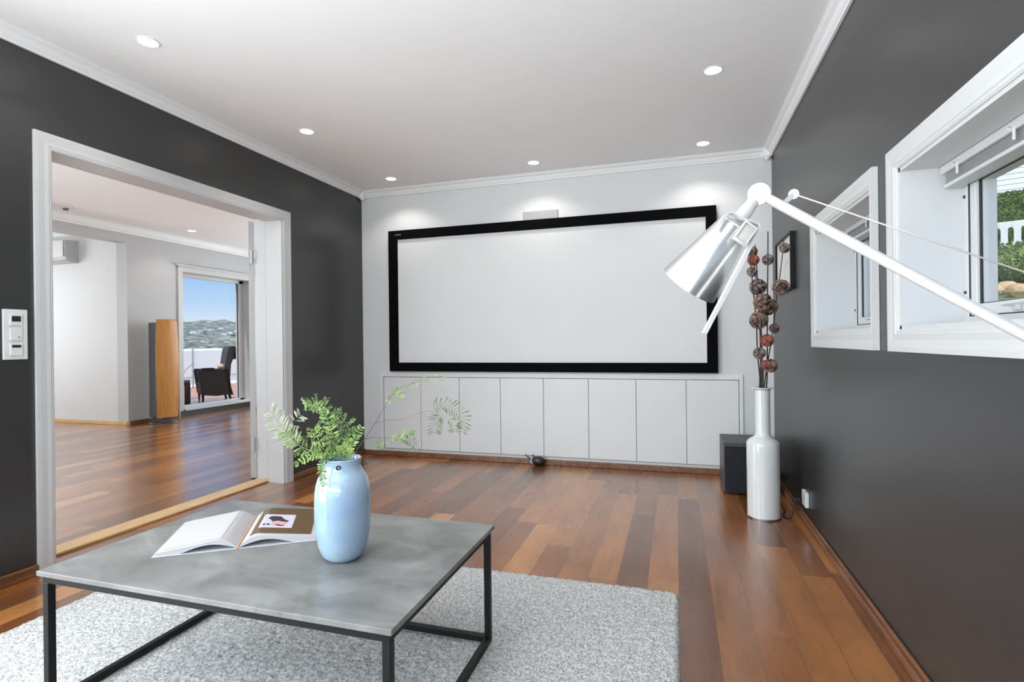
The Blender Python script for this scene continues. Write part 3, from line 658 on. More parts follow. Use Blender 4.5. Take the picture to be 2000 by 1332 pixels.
def sprig(label, stems, fr, mat, smat='stem_brown', grp='green sprigs in the blue vase'):
    g = thing('leafy_sprig', pt(669, 880), label, 'sprig', grp); inv = g.location.copy()
    q = MB()
    for P, r_ in stems: C_ = smooth(P, 6); q.tube(C_, [r_*(1-.6*i/len(C_)) for i in range(len(C_))], 6)
    bmesh.ops.translate(q.bm, vec=-inv, verts=q.bm.verts); q.obj('stem', smat, g, True)
    by = {}
    for kw in fr:
        mt = kw.pop('mat', mat); by.setdefault(mt, MB()); frond(by[mt], **kw)
    for mt, q in by.items():
        bmesh.ops.translate(q.bm, vec=-inv, verts=q.bm.verts); q.obj('leaves', mt, g)
    return g
R_ = random.Random(11)
A = [pt(662, 940), pt(655, 893), pt(630, 886, -.02), pt(590, 866, -.03), pt(564, 838, -.03), pt(540, 805, -.03), pt(512, 785, -.03)]
sprig('pale grey-green feathery frond arching out to the far left of the blue vase', [(A, .0016)],
      [dict(P=A[3:], n=17, ln=.040, wd=.0055, t1=.70, rng=R_, spread=1.0, jit=.3), dict(P=A[1:5], n=16, ln=.028, wd=.007, rng=R_, mat='leaf_green', sub=False), dict(P=A[2:5], n=7, ln=.028, wd=.003, rng=R_, mat='leaf_green', sub=True),
       dict(P=[pt(566, 840, -.03), pt(580, 820), pt(588, 812)], n=6, ln=.028, wd=.007, rng=R_)], 'leaf_pale', 'leaf_pale')
B = [pt(668, 940), pt(664, 893), pt(659, 862, -.02), pt(652, 832, -.03), pt(642, 803, -.03), pt(626, 784, -.02), pt(602, 789, -.02)]
B2 = [pt(672, 940), pt(676, 892, -.01), pt(683, 865, -.01), pt(682, 840, 0), pt(668, 817, 0), pt(655, 815, 0)]
B3 = [pt(660, 893, -.03), pt(640, 872, -.04), pt(630, 850, -.04), pt(625, 835, -.04)]
sprig('tall bushy bright green sprig rising from the centre of the blue vase and nodding left', [(B, .002), (B2, .0018), (B3, .0015)],
      [dict(P=B[1:], n=13, ln=.026, wd=.0038, rng=R_, sub=True, mat='leaf_dark'), dict(P=B[1:5], n=13, ln=.024, wd=.007, rng=R_), dict(P=B2, n=9, t0=.3, ln=.024, wd=.0038, rng=R_, sub=True, mat='leaf_dark'),
       dict(P=B3, n=7, ln=.024, wd=.0038, rng=R_, sub=True), dict(P=B[4:], n=9, ln=.014, wd=.006, rng=R_, droop=.5), dict(P=[pt(655, 890, -.03), pt(668, 870, -.03), pt(676, 850, -.02)], n=7, ln=.022, wd=.004, rng=R_, sub=True, mat='leaf_dark')], 'leaf_green', 'leaf_green')
D0 = [pt(676, 940), pt(692, 890, .01), pt(708, 864, .02), pt(730, 832, .02), pt(744, 808, .02), pt(757, 786, .02)]
D1 = [pt(757, 786, .02), pt(772, 768, .02), pt(795, 757, .02), pt(822, 749, .02), pt(845, 741, .02), pt(868, 743, .02)]
D2 = [pt(731, 831, .02), pt(752, 826, .02), pt(790, 824, .02), pt(815, 813, .02), pt(845, 810, .02), pt(876, 824, .02)]
D3 = [pt(709, 863, .02), pt(728, 860, .02), pt(755, 861, .02), pt(782, 864, .02), pt(808, 882, .02)]
H1 = [pt(845, 800, .02), pt(868, 796, .02), pt(892, 808, .02), pt(906, 828, .02), pt(902, 850, .02)]
H2 = [pt(876, 824, .02), pt(888, 836, .02), pt(889, 850, .02)]
H3 = [pt(858, 816, .02), pt(850, 830, .02), pt(848, 852, .02)]
sprig('long wiry dark twig reaching right from the blue vase with feathery clusters before the cupboard', [(D0, .0014), (D1, .0009), (D2, .0009), (D3, .0008), (H1, .0007), (H3, .0005)],
      [dict(P=D1, n=9, ln=.014, wd=.0035, t0=.35, t1=1, rng=R_, droop=.8, mat='leaf_green'), dict(P=[pt(780, 763, .02), pt(768, 776, .02), pt(756, 790, .02)], n=5, ln=.012, wd=.003, rng=R_, sub=True, mat='leaf_green'), dict(P=[pt(776, 766, .02), pt(784, 780, .02)], n=3, ln=.011, wd=.003, rng=R_, sub=True, mat='leaf_green'),
       dict(P=H1, jit=.4, n=16, ln=.030, wd=.0034, rng=R_, spread=1.1), dict(P=H2, n=6, ln=.026, wd=.0034, rng=R_), dict(P=H3, jit=.4, n=9, ln=.028, wd=.0034, rng=R_, spread=1.1),
       dict(P=[pt(782, 864, .02), pt(800, 868, .02), pt(812, 884, .02)], n=9, ln=.018, wd=.004, rng=R_), dict(P=D3, n=6, t0=.55, t1=.85, ln=.014, wd=.006, rng=R_, mat='leaf_green'),
       dict(P=[pt(784, 860, .02), pt(797, 849, .02), pt(808, 853, .02)], n=6, ln=.014, wd=.006, rng=R_, mat='leaf_green'), dict(P=[pt(756, 866, .02), pt(740, 872, .02), pt(730, 880, .02)], n=5, ln=.013, wd=.005, rng=R_, mat='leaf_green')], 'leaf_olive')
E1 = [pt(660, 915), pt(655, 889, -.03), pt(640, 886, -.04), pt(618, 888, -.04), pt(586, 903, -.04)]
sprig('single small light green leaf spray hanging low to the left of the vase neck', [(E1, .0011)], [dict(P=E1[2:], n=11, ln=.013, wd=.007, rng=R_)], 'leaf_green', 'leaf_green')
F1 = [pt(658, 915), pt(652, 890, -.052), pt(644, 900, -.068), pt(645, 915, -.072), pt(653, 934, -.085)]
sprig('short dark green sprig hanging over the front rim of the blue vase', [(F1, .0014)], [dict(P=F1[1:], n=14, ln=.013, wd=.006, rng=R_)], 'leaf_dark', 'leaf_dark')
G1 = [pt(672, 925), pt(684, 890, -.02), pt(692, 868, -.02), pt(700, 852, -.02), pt(710, 834, -.02)]
G2 = [pt(676, 925), pt(690, 893, -.03), pt(684, 880, -.03), pt(676, 868, -.03)]
sprig('pointed light green sprig leaning right out of the vase neck below the wiry twig', [(G1, .0013), (G2, .001)], [dict(P=G1[1:], n=12, ln=.017, wd=.006, rng=R_), dict(P=G2[1:], n=9, ln=.02, wd=.0045, rng=R_, sub=True)], 'leaf_green', 'leaf_green')

# tall white bottle vase
BX, BY = .487, 3.462
tv = thing('bottle_vase', (BX, BY, 0), 'tall white ceramic bottle-shaped floor vase in the far right corner', 'vase')
prof = [(.085, .001), (.090, .006), (.091, .30), (.091, .432), (.088, .447), (.072, .463), (.050, .476), (.043, .486), (.041, .50), (.041, .752), (.048, .760), (.070, .764), (.070, .768), (.040, .768), (.035, .760), (.035, .5), (.06, .44)]
prof = [(a if not .06 < a < .075 or b < .7 else .062, b) for a, b in prof]
MB().lathe(prof, 56, None, True, True).obj('body', 'white_ceramic', tv, True, angle=40)
MB().lathe([(.0925, .001), (.0925, .009), (.088, .010)], 56, None, True, False).obj('foot_ring', 'pewter', tv, True)
# decorative ball branches, from picture measurements turned into metres around the vase
K = 3.165/1041.19
def bp(x, y, d=0): return Vector((BX, BY, 0))+cr*((x-1487.5)*K)+Vector((0, 0, 1.06+(660.5-y)*K))+fw*d
def woven_ball(parent, p, r, mat, seed):
    rg = random.Random(seed); q = MB(); q.sph((0, 0, 0), r*.80, 2); q.bm.verts.ensure_lookup_table()
    for v in q.bm.verts: v.co *= 1+.10*mnoise.noise(v.co*60)
    core = q.obj('ball', 'ball_core' if mat != 'ball_red' else mat, parent, True); core.location = p-parent.location
    q = MB()
    for i in range(13):
        ax_ = Vector((rg.gauss(0, 1), rg.gauss(0, 1), rg.gauss(0, 1))).normalized(); u = ax_.orthogonal().normalized(); v = ax_.cross(u); off = rg.uniform(-.4, .4)
        rr = r*.93*math.sqrt(1-off*off); n_ = 20; wob = rg.uniform(.0, .06)
        q.tube([ax_*off*r*.93+(u*cos(2*pi*k/n_)+v*sin(2*pi*k/n_))*rr*(1+wob*sin(6*pi*k/n_)) for k in range(n_+1)], r*.085, 5)
    q.obj('woven_strips', mat, core, True)
def ball_branch(label, P, balls, r=.0045):
    g = thing('ball_branch', (BX, BY, .75), label, 'decorative branch', 'ball branches in the white bottle vase')
    C_ = smooth([p-g.location for p in P], 8); q = MB(); q.tube(C_, [r*(1-.35*i/len(C_)) for i in range(len(C_))], 8); q.obj('stick', 'stick_dark', g, True)
    for i, (x, y, d, px, mt) in enumerate(balls): woven_ball(g, bp(x, y, d), px*K, mt, int(x*7+y))
ball_branch('leftmost dark stick with a small grey ball high and a big brown ball', [bp(1480, 775), bp(1483, 740), bp(1476, 690, -.02), bp(1474, 626, -.02), bp(1470, 580, -.02), bp(1466, 532, -.02), bp(1464, 492, -.02)],
            [(1478, 690, -.03, 11.5, 'ball_grey'), (1476, 626, -.04, 17, 'ball_brown'), (1466, 532, -.03, 10, 'ball_grey')])
ball_branch('dark stick with the orange-red ball and topmost brown ball behind the lamp shade', [bp(1484, 775), bp(1486, 740, -.01), bp(1484, 660, -.02), bp(1480, 592, -.02), bp(1479, 520), bp(1476, 478)],
            [(1490, 665, -.05, 12.5, 'ball_red'), (1481, 592, -.06, 17, 'ball_brown'), (1473, 508, 0, 11, 'ball_red'), (1476, 490, .04, 11, 'ball_brown')])
ball_branch('dark stick ending in the grey ball below the lamp joint', [bp(1487, 775, .01), bp(1488, 740, .02), bp(1487, 640, .02), bp(1482, 560, .02), bp(1479, 515, .03)], [(1484, 560, .02, 16, 'ball_grey')])
ball_branch('straight bare-tipped dark stick, tallest of the ball branches', [bp(1492, 775), bp(1497, 735), bp(1499, 600), bp(1501, 520), bp(1502, 452)],
            [(1496, 714, -.05, 13, 'ball_brown'), (1504, 600, .01, 16, 'ball_brown'), (1500, 508, -.01, 11, 'ball_grey')])
ball_branch('right-hand dark stick with balls, leaning toward the picture frame', [bp(1490, 775, .01), bp(1498, 720, .01), bp(1507, 650, -.01), bp(1513, 590, -.02), bp(1521, 540, -.02), bp(1526, 490, -.03), bp(1528, 468, -.03)],
            [(1509, 642, -.02, 9.5, 'ball_brown'), (1519, 563, -.04, 15.5, 'ball_brown'), (1526, 488, -.05, 10, 'ball_grey')], .0036)
ball_branch('short dark stick with a small coral ball near the vase mouth', [bp(1486, 775, -.015), bp(1485, 740, -.03), bp(1485, 712, -.04)], [(1486, 711, -.06, 9, 'ball_red')], .0042)

# subwoofer
sb = thing('subwoofer', (.46, 4.075, 0), 'black subwoofer loudspeaker box on the floor behind the white bottle vase', 'speaker')
q = MB(); q.box((-.158, -.175, .012), (.158, .175, .352), .004); q.obj('cabinet', 'subwoofer_vinyl', sb)
q = MB(); q.box((-.150, -.190, .022), (.150, -.1752, .325), .012, seg=4); q.obj('grille', 'subwoofer_cloth', sb, True)
for x in (-.12, .12):
    for y in (-.14, .14): MB().lathe([(.014, 0), (.016, .012)], 16, T(x, y, .0002)).obj('foot', 'black_plastic', sb)

# framed print on the right wall
fp = thing('framed_print', (XR, 3.925, 1.365), 'slim black frame with a faint pale print on the grey wall behind the ball branches', 'picture')
q = MB(); L_, H_, t2 = .262, .358, .016
for a, b in (((-.024, -L_, 0), (-.001, L_, t2)), ((-.024, -L_, H_-t2), (-.001, L_, H_)), ((-.024, -L_, t2), (-.001, -L_+t2, H_-t2)), ((-.024, L_-t2, t2), (-.001, L_, H_-t2))): q.box(a, b, .001)
q.obj('frame', 'black_steel', fp)
MB().box((-.012, -L_+t2, t2), (-.004, L_-t2, H_-t2)).obj('print', 'art_paper', fp)
q = MB()
for pts in ([(-.05, .06), (-.04, .13), (-.055, .20), (-.03, .26)], [(-.045, .15), (-.08, .19), (-.11, .20)], [(-.05, .10), (-.01, .15), (.02, .16)]):
    q.tube(smooth([(-.0125, y, z) for y, z in pts]), .0018, 5)
q.obj('line_drawing', 'art_ink', fp)

# wall socket and lead
so = thing('wall_socket', (XR, 3.395, .10), 'white double wall socket low on the grey wall beside the bottle vase', 'socket')
MB().box((-.020, -.047, 0), (-.0005, .047, .085), .004).obj('plate', 'socket_white', so)
q = MB(); q.lathe([(.019, 0), (.019, .001)], 20, T(-.0205, -.016, .05) @ Matrix.Rotation(-pi/2, 4, 'Y')); q.obj('outlet', 'grey_plastic', so)
cbx = thing('power_lead', (XR-.05, 3.43, .0), 'black power lead plugged into the low wall socket, running to the subwoofer', 'cable')
q = MB(); q.box((-.020, -.020, .105), (.018, .012, .135), .005); q.obj('plug', 'black_plastic', cbx)
q = MB(); q.tube(smooth([(-.010, -.004, .11), (-.016, .0, .06), (-.03, .01, .008), (-.06, .06, .006), (-.035, .15, .006), (-.03, .26, .006), (-.03, .40, .02), (-.04, .47, .06)]), .0035, 8); q.obj('cable', 'black_plastic', cbx, True)

# floor lamp
J = Vector((.167, 1.202, 1.358)); Eend = Vector((.562, 1.114, 1.06)); ad_ = (Eend-J).normalized(); PJ = J+(Eend-J)*1.13
def lp(x, y, d=1.1, dd=0):
    c_ = r3*((x-1000)/1041.19)-u3*((y-666)/1041.19)+fw; return Vector((0, 0, 1.06))+c_*(d+dd)
lamp = thing('reading_lamp', (.60, .66, 0), 'polished aluminium floor reading lamp whose arm and cone shade reach in from the right', 'floor lamp')
o0 = lamp.location.copy()
def Lo(q, name, mat, parent=lamp, smooth_=True, ang=35):
    bmesh.ops.translate(q.bm, vec=-o0, verts=q.bm.verts); return q.obj(name, mat, parent, smooth_, angle=ang)
top, mouth = lp(1441, 433), lp(1346, 557, 1.1, .072)
axd = (mouth-top).normalized(); Q = axd.to_track_quat('Z', 'Y').to_matrix().to_4x4(); Ls = (mouth-top).length
q = MB(); q.lathe([(.030, .006), (.034, .010), (.0645, Ls), (.0632, Ls), (.0325, .013), (.028, .010)], 64, Matrix.Translation(top) @ Q, False, False); shade = Lo(q, 'shade', 'aluminium')
q = MB(); q.lathe([(.012, 0), (.030, .004), (.0305, .009), (.012, .012)], 48, Matrix.Translation(top) @ Q, True, True); Lo(q, 'shade_cap', 'aluminium_bright')
q = MB(); q.lathe([(.014, .012), (.014, .05), (.026, .075), (.024, .10), (.010, .115)], 24, Matrix.Translation(top) @ Q); Lo(q, 'bulb', 'paint_trim')
neck0 = lp(1448, 425); neck1 = J+(neck0-J).normalized()*.020
nd = (neck0-J).normalized(); q = MB(); q.tube([neck0-nd*-.004, neck0-nd*.020, neck0-nd*.028, neck1], [.0145, .0145, .0125, .0125], 24); Lo(q, 'socket_neck', 'aluminium_bright')
# bracket loops and long handle
q = MB()
def strip(q, P, w_, t_, nrm):
    P = [Vector(p) for p in P]; nrm = nrm.normalized(); rows = []
    for i, p in enumerate(P):
        d = (P[min(i+1, len(P)-1)]-P[max(i-1, 0)]).normalized(); s = d.cross(nrm).normalized()
        rows.append([p+s*t_/2+nrm*w_/2, p-s*t_/2+nrm*w_/2, p-s*t_/2-nrm*w_/2, p+s*t_/2-nrm*w_/2])
    q.grid(rows, True); q.bm.verts.ensure_lookup_table(); n_ = len(q.bm.verts); q.bm.faces.new(q.bm.verts[n_-4:n_]); q.bm.faces.new(q.bm.verts[n_-4*len(P):n_-4*len(P)+4]); return q
strip(q, smooth([lp(1403, 440, 1.075), lp(1412, 425, 1.078), lp(1424, 416, 1.08), lp(1436, 420, 1.08), lp(1448, 428, 1.08), lp(1466, 434, 1.08), lp(1479, 440, 1.08), lp(1481, 452, 1.078)], 5), .016, .0035, fw)
Lo(q, 'bracket', 'aluminium_bright')
q = MB(); strip(q, [lp(1482, 446, 1.076), lp(1446, 516, 1.076), lp(1410, 585, 1.076), lp(1375, 652, 1.076)], .012, .0075, fw); Lo(q, 'handle', 'aluminium_bright')
q = MB(); Mx = Matrix.Translation(lp(1455, 456, 1.066)) @ (-fw).to_track_quat('Z', 'Y').to_matrix().to_4x4() @ rotz(-.64)
q.box((-.011, -.018, -.012), (.011, .018, .003), .003, Mx); Lo(q, 'switch_housing', 'switch_beige')
q = MB(); q.box((-.0145, -.0215, -.006), (.0145, -.018, .006), .001, Mx); q.box((-.0145, .018, -.006), (.0145, .0215, .006), .001, Mx); q.box((-.0145, -.018, -.006), (-.011, .018, .006), .001, Mx); q.box((.011, -.018, -.006), (.0145, .018, .006), .001, Mx); Lo(q, 'housing_frame', 'aluminium_bright')
jn = Vector((-.33, .90, .28)).normalized() if 0 else (J-Vector((0, 0, 1.06))).normalized()
q = MB(); q.tube([J-jn*.014, J+jn*.014], .0215, 32); Lo(q, 'joint', 'aluminium_bright')
q = MB(); Mx = Matrix.Translation(J-jn*.0145) @ (-jn).to_track_quat('Z', 'Y').to_matrix().to_4x4(); q.box((-.011, -.0012, -.001), (.011, .0012, .0008), 0, Mx); Lo(q, 'screw_slot', 'grey_plastic')
q = MB(); q.tube([J+ad_*.012, PJ], .0100, 20); Lo(q, 'upper_arm', 'aluminium_bright')
pul = lp(1550, 379); q = MB(); q.tube([pul-jn*.004, pul+jn*.004], .010, 20)
strip(q, [pul, lp(1541, 388), lp(1530, 398)], .006, .009, fw); q.tube([lp(1532, 396), J+ad_*.05], .003, 8); Lo(q, 'pulley', 'aluminium_bright')
q = MB(); wend = PJ+Vector((.02, -.01, .105)); q.tube([pul, wend], .0016, 8); Lo(q, 'tension_wire', 'aluminium')
q = MB(); q.tube([PJ-fw*.02, PJ+fw*.02], .024, 28); q.tube([PJ, wend], .004, 8); Lo(q, 'elbow_joint', 'aluminium_bright')
base_top = Vector((.60, .66, .62)); q = MB(); q.tube([PJ, base_top], .010, 18); Lo(q, 'lower_arm', 'aluminium_bright')
q = MB(); q.tube([(.60, .66, .012), base_top], .012, 18); q.tube([base_top-Vector((0, .02, 0)), base_top+Vector((0, .02, 0))], .02, 20); Lo(q, 'pole', 'aluminium_bright')
q = MB(); q.lathe([(.098, .0005), (.1, .004), (.098, .012), (.02, .016), (.014, .03)], 48, T(.60, .66, 0)); Lo(q, 'base', 'aluminium')

# ================================================================ NEXT ROOM
# loudspeaker tower
ls = thing('tower_loudspeaker', (-6.71, 5.575, 0), 'tall floor loudspeaker with curved light wood front and grey body in the next room', 'speaker', rz=rad(-8))
q = MB(); q.box((-.12, -.125, .085), (.08, .125, 1.365), .004); q.obj('cabinet', 'speaker_grey', ls)
q = MB(); n_ = 12; rows = []
for k in range(15):
    z = .075+(1.41-.075)*k/14; bul = .012*sin(pi*k/14)
    rows.append([(.083+bul+.018*math.cos((i/n_-.5)*pi)*1.2-.004, -.140-bul+(.280+2*bul)*i/n_, z-(.018*abs(i/n_-.5)*2 if k == 14 else 0)) for i in range(n_+1)]+[(.0805, .140+bul, z), (.0805, -.140-bul, z)])
q.grid(rows, True); q.bm.verts.ensure_lookup_table(); m_ = len(rows[0]); q.bm.faces.new(q.bm.verts[:m_]); q.bm.faces.new(q.bm.verts[-m_:]); q.obj('wood_front', 'speaker_veneer', ls, True)
q = MB(); q.box((-.12, -.08, .018), (.05, .08, .09)); q.obj('stand', 'speaker_grey', ls)
q = MB(); q.lathe([(.19, .0005), (.195, .006), (.19, .017)], 48, Matrix.Diagonal((.95, 1.05, 1, 1))); q.obj('base_plate', 'speaker_base', ls)
# air conditioner
ac = thing('air_conditioner', (-8.28, 5.26, 2.20), 'white wall-mounted air conditioner high in the recess of the next room', 'air conditioner')
q = MB(); n_ = 10; prof = [(0, .0), (-.10, .0), (-.15, .02), (-.17, .07), (-.175, .24), (-.16, .29), (0, .30)]
rows = [[(x, y, z) for y, z in prof] for x in (-.44, .44)]; q.grid(rows, True); q.bm.verts.ensure_lookup_table(); q.bm.faces.new(q.bm.verts[:7]); q.bm.faces.new(q.bm.verts[7:]); q.obj('housing', 'paint_living_wall', ac)
q = MB(); q.box((-.43, -.186, .065), (.42, -.176, .285), .003); q.obj('front_panel', 'socket_white', ac)
q = MB(); q.box((-.41, -.165, .015), (.41, -.120, .022), .002, T(0, 0, 0)); q.obj('air_flap', 'grey_plastic', ac)

# ================================================================ TERRACE AND VIEW
o = sbox('floor_terrace', 'deck_wood', *[((-7.22-.145*i-.14, 5.5, -.06), (-7.22-.145*i, 13, -.02)) for i in range(31)], bev=.003)
TRX = -11.7
rl = thing('glass_railing', (TRX, 9.72, -.02), 'frameless pale glass balustrade with slim metal posts at the edge of the terrace', 'railing')
for i in range(6):
    y = -3.7+i*1.5
    q = MB(); q.box((-.02, y-.02, 0), (.02, y+.02, .97), .004); q.box((-.03, y-.03, .97), (.03, y+.03, 1.0), .006); q.obj('post', 'hinge_metal', rl)
    if i < 5: MB().box((-.006, y+.03, .08), (.006, y+1.47, .93)).obj('glass_panel', 'milky_glass', rl)
q = MB(); q.box((-.02, -3.7, .24), (.02, 3.8, .255), .004); q.obj('lower_rail', 'hinge_metal', rl)
# wicker chair (local +x = front)
view = Vector((-.727, .687, 0)); front = Vector((-.687, -.727, 0))
ch = thing('wicker_armchair', (-8.42, 8.12, -.02), 'dark brown high-backed wicker armchair on the terrace outside', 'chair', rz=math.atan2(front.y, front.x)+.12)
q = MB()
for s in (-1, 1):
    pr = [(.31, .15), (.365, .58), (.35, .615), (-.08, .60), (-.145, .14), (.06, .12)]
    q.prism(pr, .06, Matrix(((1, 0, 0, 0), (0, 0, 1, s*.33-.03), (0, 1, 0, 0), (0, 0, 0, 1))))
q.obj('arm_panel', 'wicker_brown', ch)
q = MB(); q.box((-.12, -.30, .15), (.31, .30, .36), .02); q.obj('seat', 'wicker_brown', ch)
q = MB(); pr = [(-.08, .14), (-.075, .60), (-.11, .84), (-.135, .99), (-.16, 1.03), (-.20, 1.045), (-.27, 1.03), (-.235, .84), (-.185, .70), (-.165, .45), (-.18, .28), (-.22, .12)]
q.prism(pr, .66, Matrix(((1, 0, 0, 0), (0, 0, 1, -.33), (0, 1, 0, 0), (0, 0, 0, 1)))); q.obj('backrest', 'wicker_brown', ch)
q = MB(); q.sph((-.30, 0, .915), .13, 3, (.9, 2.3, 1.0)); q.obj('head_roll', 'wicker_brown', ch, True)
for x, y in ((.28, -.29), (.28, .29), (-.14, -.29), (-.14, .29)):
    MB().tube([(x, y, .17), (x-(.05 if x < 0 else .0), y, .001)], [.024, .018], 8).obj('leg', 'wicker_brown', ch, True)
cu = MB().sph((0, 0, 0), .06, 3, (1.2, .8, .85)).obj('cushion', 'cushion_beige', None, True, (-8.50, 8.22, .675)); tag(cu, 'small round beige cushion on the armrest of the wicker armchair', 'cushion')
cu.location = ch.matrix_world @ Vector((0, 0, 0)) if False else Vector(ch.location)+(Matrix.Rotation(ch.rotation_euler.z, 3, 'Z') @ Vector((-.01, .33, .668)))
o = MB().box((-.10, -.04, 0), (.10, .04, .03), .004).obj('dark_case', 'black_plastic'); o.rotation_euler.z = ch.rotation_euler.z
o.location = Vector(ch.location)+(Matrix.Rotation(ch.rotation_euler.z, 3, 'Z') @ Vector((.20, .33, .617))); tag(o, 'flat black case lying on the armrest of the wicker armchair', 'case')
tt = thing('terrace_table', (-8.50, 7.17, -.02), 'low dark wicker table on the terrace in front of the armchair', 'table', rz=math.atan2(front.y, front.x))
MB().box((-.30, -.30, .375), (.30, .30, .44), .008).obj('table_top', 'wicker_brown', tt)
for x in (-.27, .27):
    for y in (-.27, .27): MB().box((x-.035, y-.035, .001), (x+.035, y+.035, .376), .006).obj('leg', 'wicker_brown', tt)
pl = thing('planter_box', (-9.40, 8.02, -.02), 'square wooden planter box with a thin grassy plant on the terrace', 'planter', rz=.7)
q = MB()
for k in range(3):
    z0, z1 = .005+k*.12, .115+k*.12
    q.box((-.24, -.24, z0), (.24, -.21, z1), .003); q.box((-.24, .21, z0), (.24, .24, z1), .003); q.box((-.24, -.21, z0), (-.21, .21, z1), .003); q.box((.21, -.21, z0), (.24, .21, z1), .003)
q.box((-.21, -.21, .005), (.21, .21, .33)); q.obj('box', 'planter_wood', pl)
q = MB()
for i in range(30):
    a = R_.uniform(0, 6.28); h = R_.uniform(.3, .55); sp_ = R_.uniform(.03, .22); x, y = R_.uniform(-.12, .12), R_.uniform(-.12, .12)
    q.tube(smooth([(x, y, .33), (x+cos(a)*sp_*.3, y+sin(a)*sp_*.3, .33+h*.6), (x+cos(a)*sp_, y+sin(a)*sp_, .33+h)], 4), [.006]*8+[.001], 4)
q.obj('grass_plant', 'leaf_olive', pl)

# fjord, shore and mountains
o = MB().box((-6000, -3000, -3.4), (-11.9, 7000, -3.0)).obj('ground_sea', 'sea_water'); struct(o)
def polar(az, d): v = Matrix.Rotation(az, 3, 'Z') @ Vector((0, 1, 0)); return v*d
def ridge(name, mat, a0, a1, d0, d1, hfun, na, nd, z0=-3.2):
    q = MB(); rows = []
    for j in range(nd+1):
        row = []
        for i in range(na+1):
            a = a0+(a1-a0)*i/na; d = d0+(d1-d0)*j/nd; p = polar(a, d); p.z = z0+hfun(a, j/nd, p); row.append(tuple(p))
        rows.append(row)
    q.grid(rows); return struct(q.obj(name, mat, smooth=True))
def land(a, t, p): return (max(0, t)**.8)*(43+8*mnoise.noise(Vector((a*14, 3, 0)))+4*mnoise.noise(p*.02))*(1 if t < .8 else 1-(t-.8)*2)+(3*mnoise.noise(p*.06) if 0 < t < 1 else 0)
ridge('ground_hills', 'hill_land', rad(20), rad(75), 620, 860, land, 260, 50)
def mtn(a, t, p): return math.sin(pi*min(1, t*.5+.0))*(125+45*mnoise.noise(Vector((a*9, 8, 0)))+16*mnoise.noise(Vector((a*40, 8, 0))))
ridge('ground_mountains', 'mountain_haze', rad(15), rad(80), 3200, 4200, mtn, 120, 8)
# houses on the far shore
for i, (px, py, w_, d_) in enumerate(((378, 647, 11, 900), (392, 645, 8, 900), (412, 655, 9, 820), (395, 652, 6, 860), (366, 655, 8, 800), (432, 640, 9, 960), (438, 651, 9, 900), (450, 648, 8, 900), (462, 645, 8, 900))):
    c_ = r3*((px-1000)/1041.19)-u3*((py-666)/1041.19)+fw; az_ = math.atan2(-c_.x, c_.y); d_ = 600.
    while d_ < 840 and -3.2+land(az_, (Vector((c_.x, c_.y)).length*d_-620)/240, c_*d_) < 1.06+c_.z*d_-1.5: d_ += 3
    p = Vector((0, 0, 1.06))+c_*d_
    ww = w_*d_/1041.19; q = MB(); g = thing('shore_house', p-Vector((0, 0, 3)), ['white house low on the far shore, leftmost of the lit fronts', 'white house second from the left on the far shore', 'white house just above the water in the middle of the far shore', 'small white house between its neighbours on the far shore', 'pale house near the water at the left edge of the terrace door', 'pale house highest on the far hillside', 'white house right of the middle on the far shore', 'white house third from the right on the far hillside', 'white house at the right edge of the far shore view'][i], 'house', 'houses on the far shore', rz=.75)
    q.box((-ww/2, -3, 0), (ww/2, 3, 4.2)); q.obj('wall', 'house_white', g)
    q = MB(); q.prism([(-ww/2-.4, 0), (ww/2+.4, 0), (ww/2*.8, 1.5), (-ww/2*.8, 1.5)], 7, Matrix(((1, 0, 0, 0), (0, 0, -1, 3.5), (0, 1, 0, 4.2), (0, 0, 0, 1)))); q.obj('roof', 'foundation_grey', g)
c_ = r3*((447-1000)/1041.19)+fw; p = c_*600; p.z = -3
g = thing('motor_yacht', p, 'pale blue and white motor yacht on the water beyond the terrace', 'boat', rz=.75)
q = MB(); rows = []
for x, hw, zt_ in ((-8.5, 2, 1.6), (-4, 2.4, 1.6), (3, 2.2, 1.9), (8, .8, 2.4), (10, .05, 2.7)): rows.append([(x, -hw, zt_), (x, -hw*.6, -.3), (x, hw*.6, -.3), (x, hw, zt_)])
q.grid(rows, True); q.bm.verts.ensure_lookup_table(); q.bm.faces.new(q.bm.verts[:4]); q.obj('hull', 'yacht_white', g)
q = MB(); q.box((-6, -1.7, 1.6), (4, 1.7, 3.6), .3); q.box((-5, -1.4, 3.6), (1, 1.4, 5.2), .3); q.obj('cabin', 'yacht_blue', g); q = MB(); q.tube([(-2, 0, 5.2), (-2.5, 0, 8)], .12, 6); q.obj('mast', 'yacht_white', g)

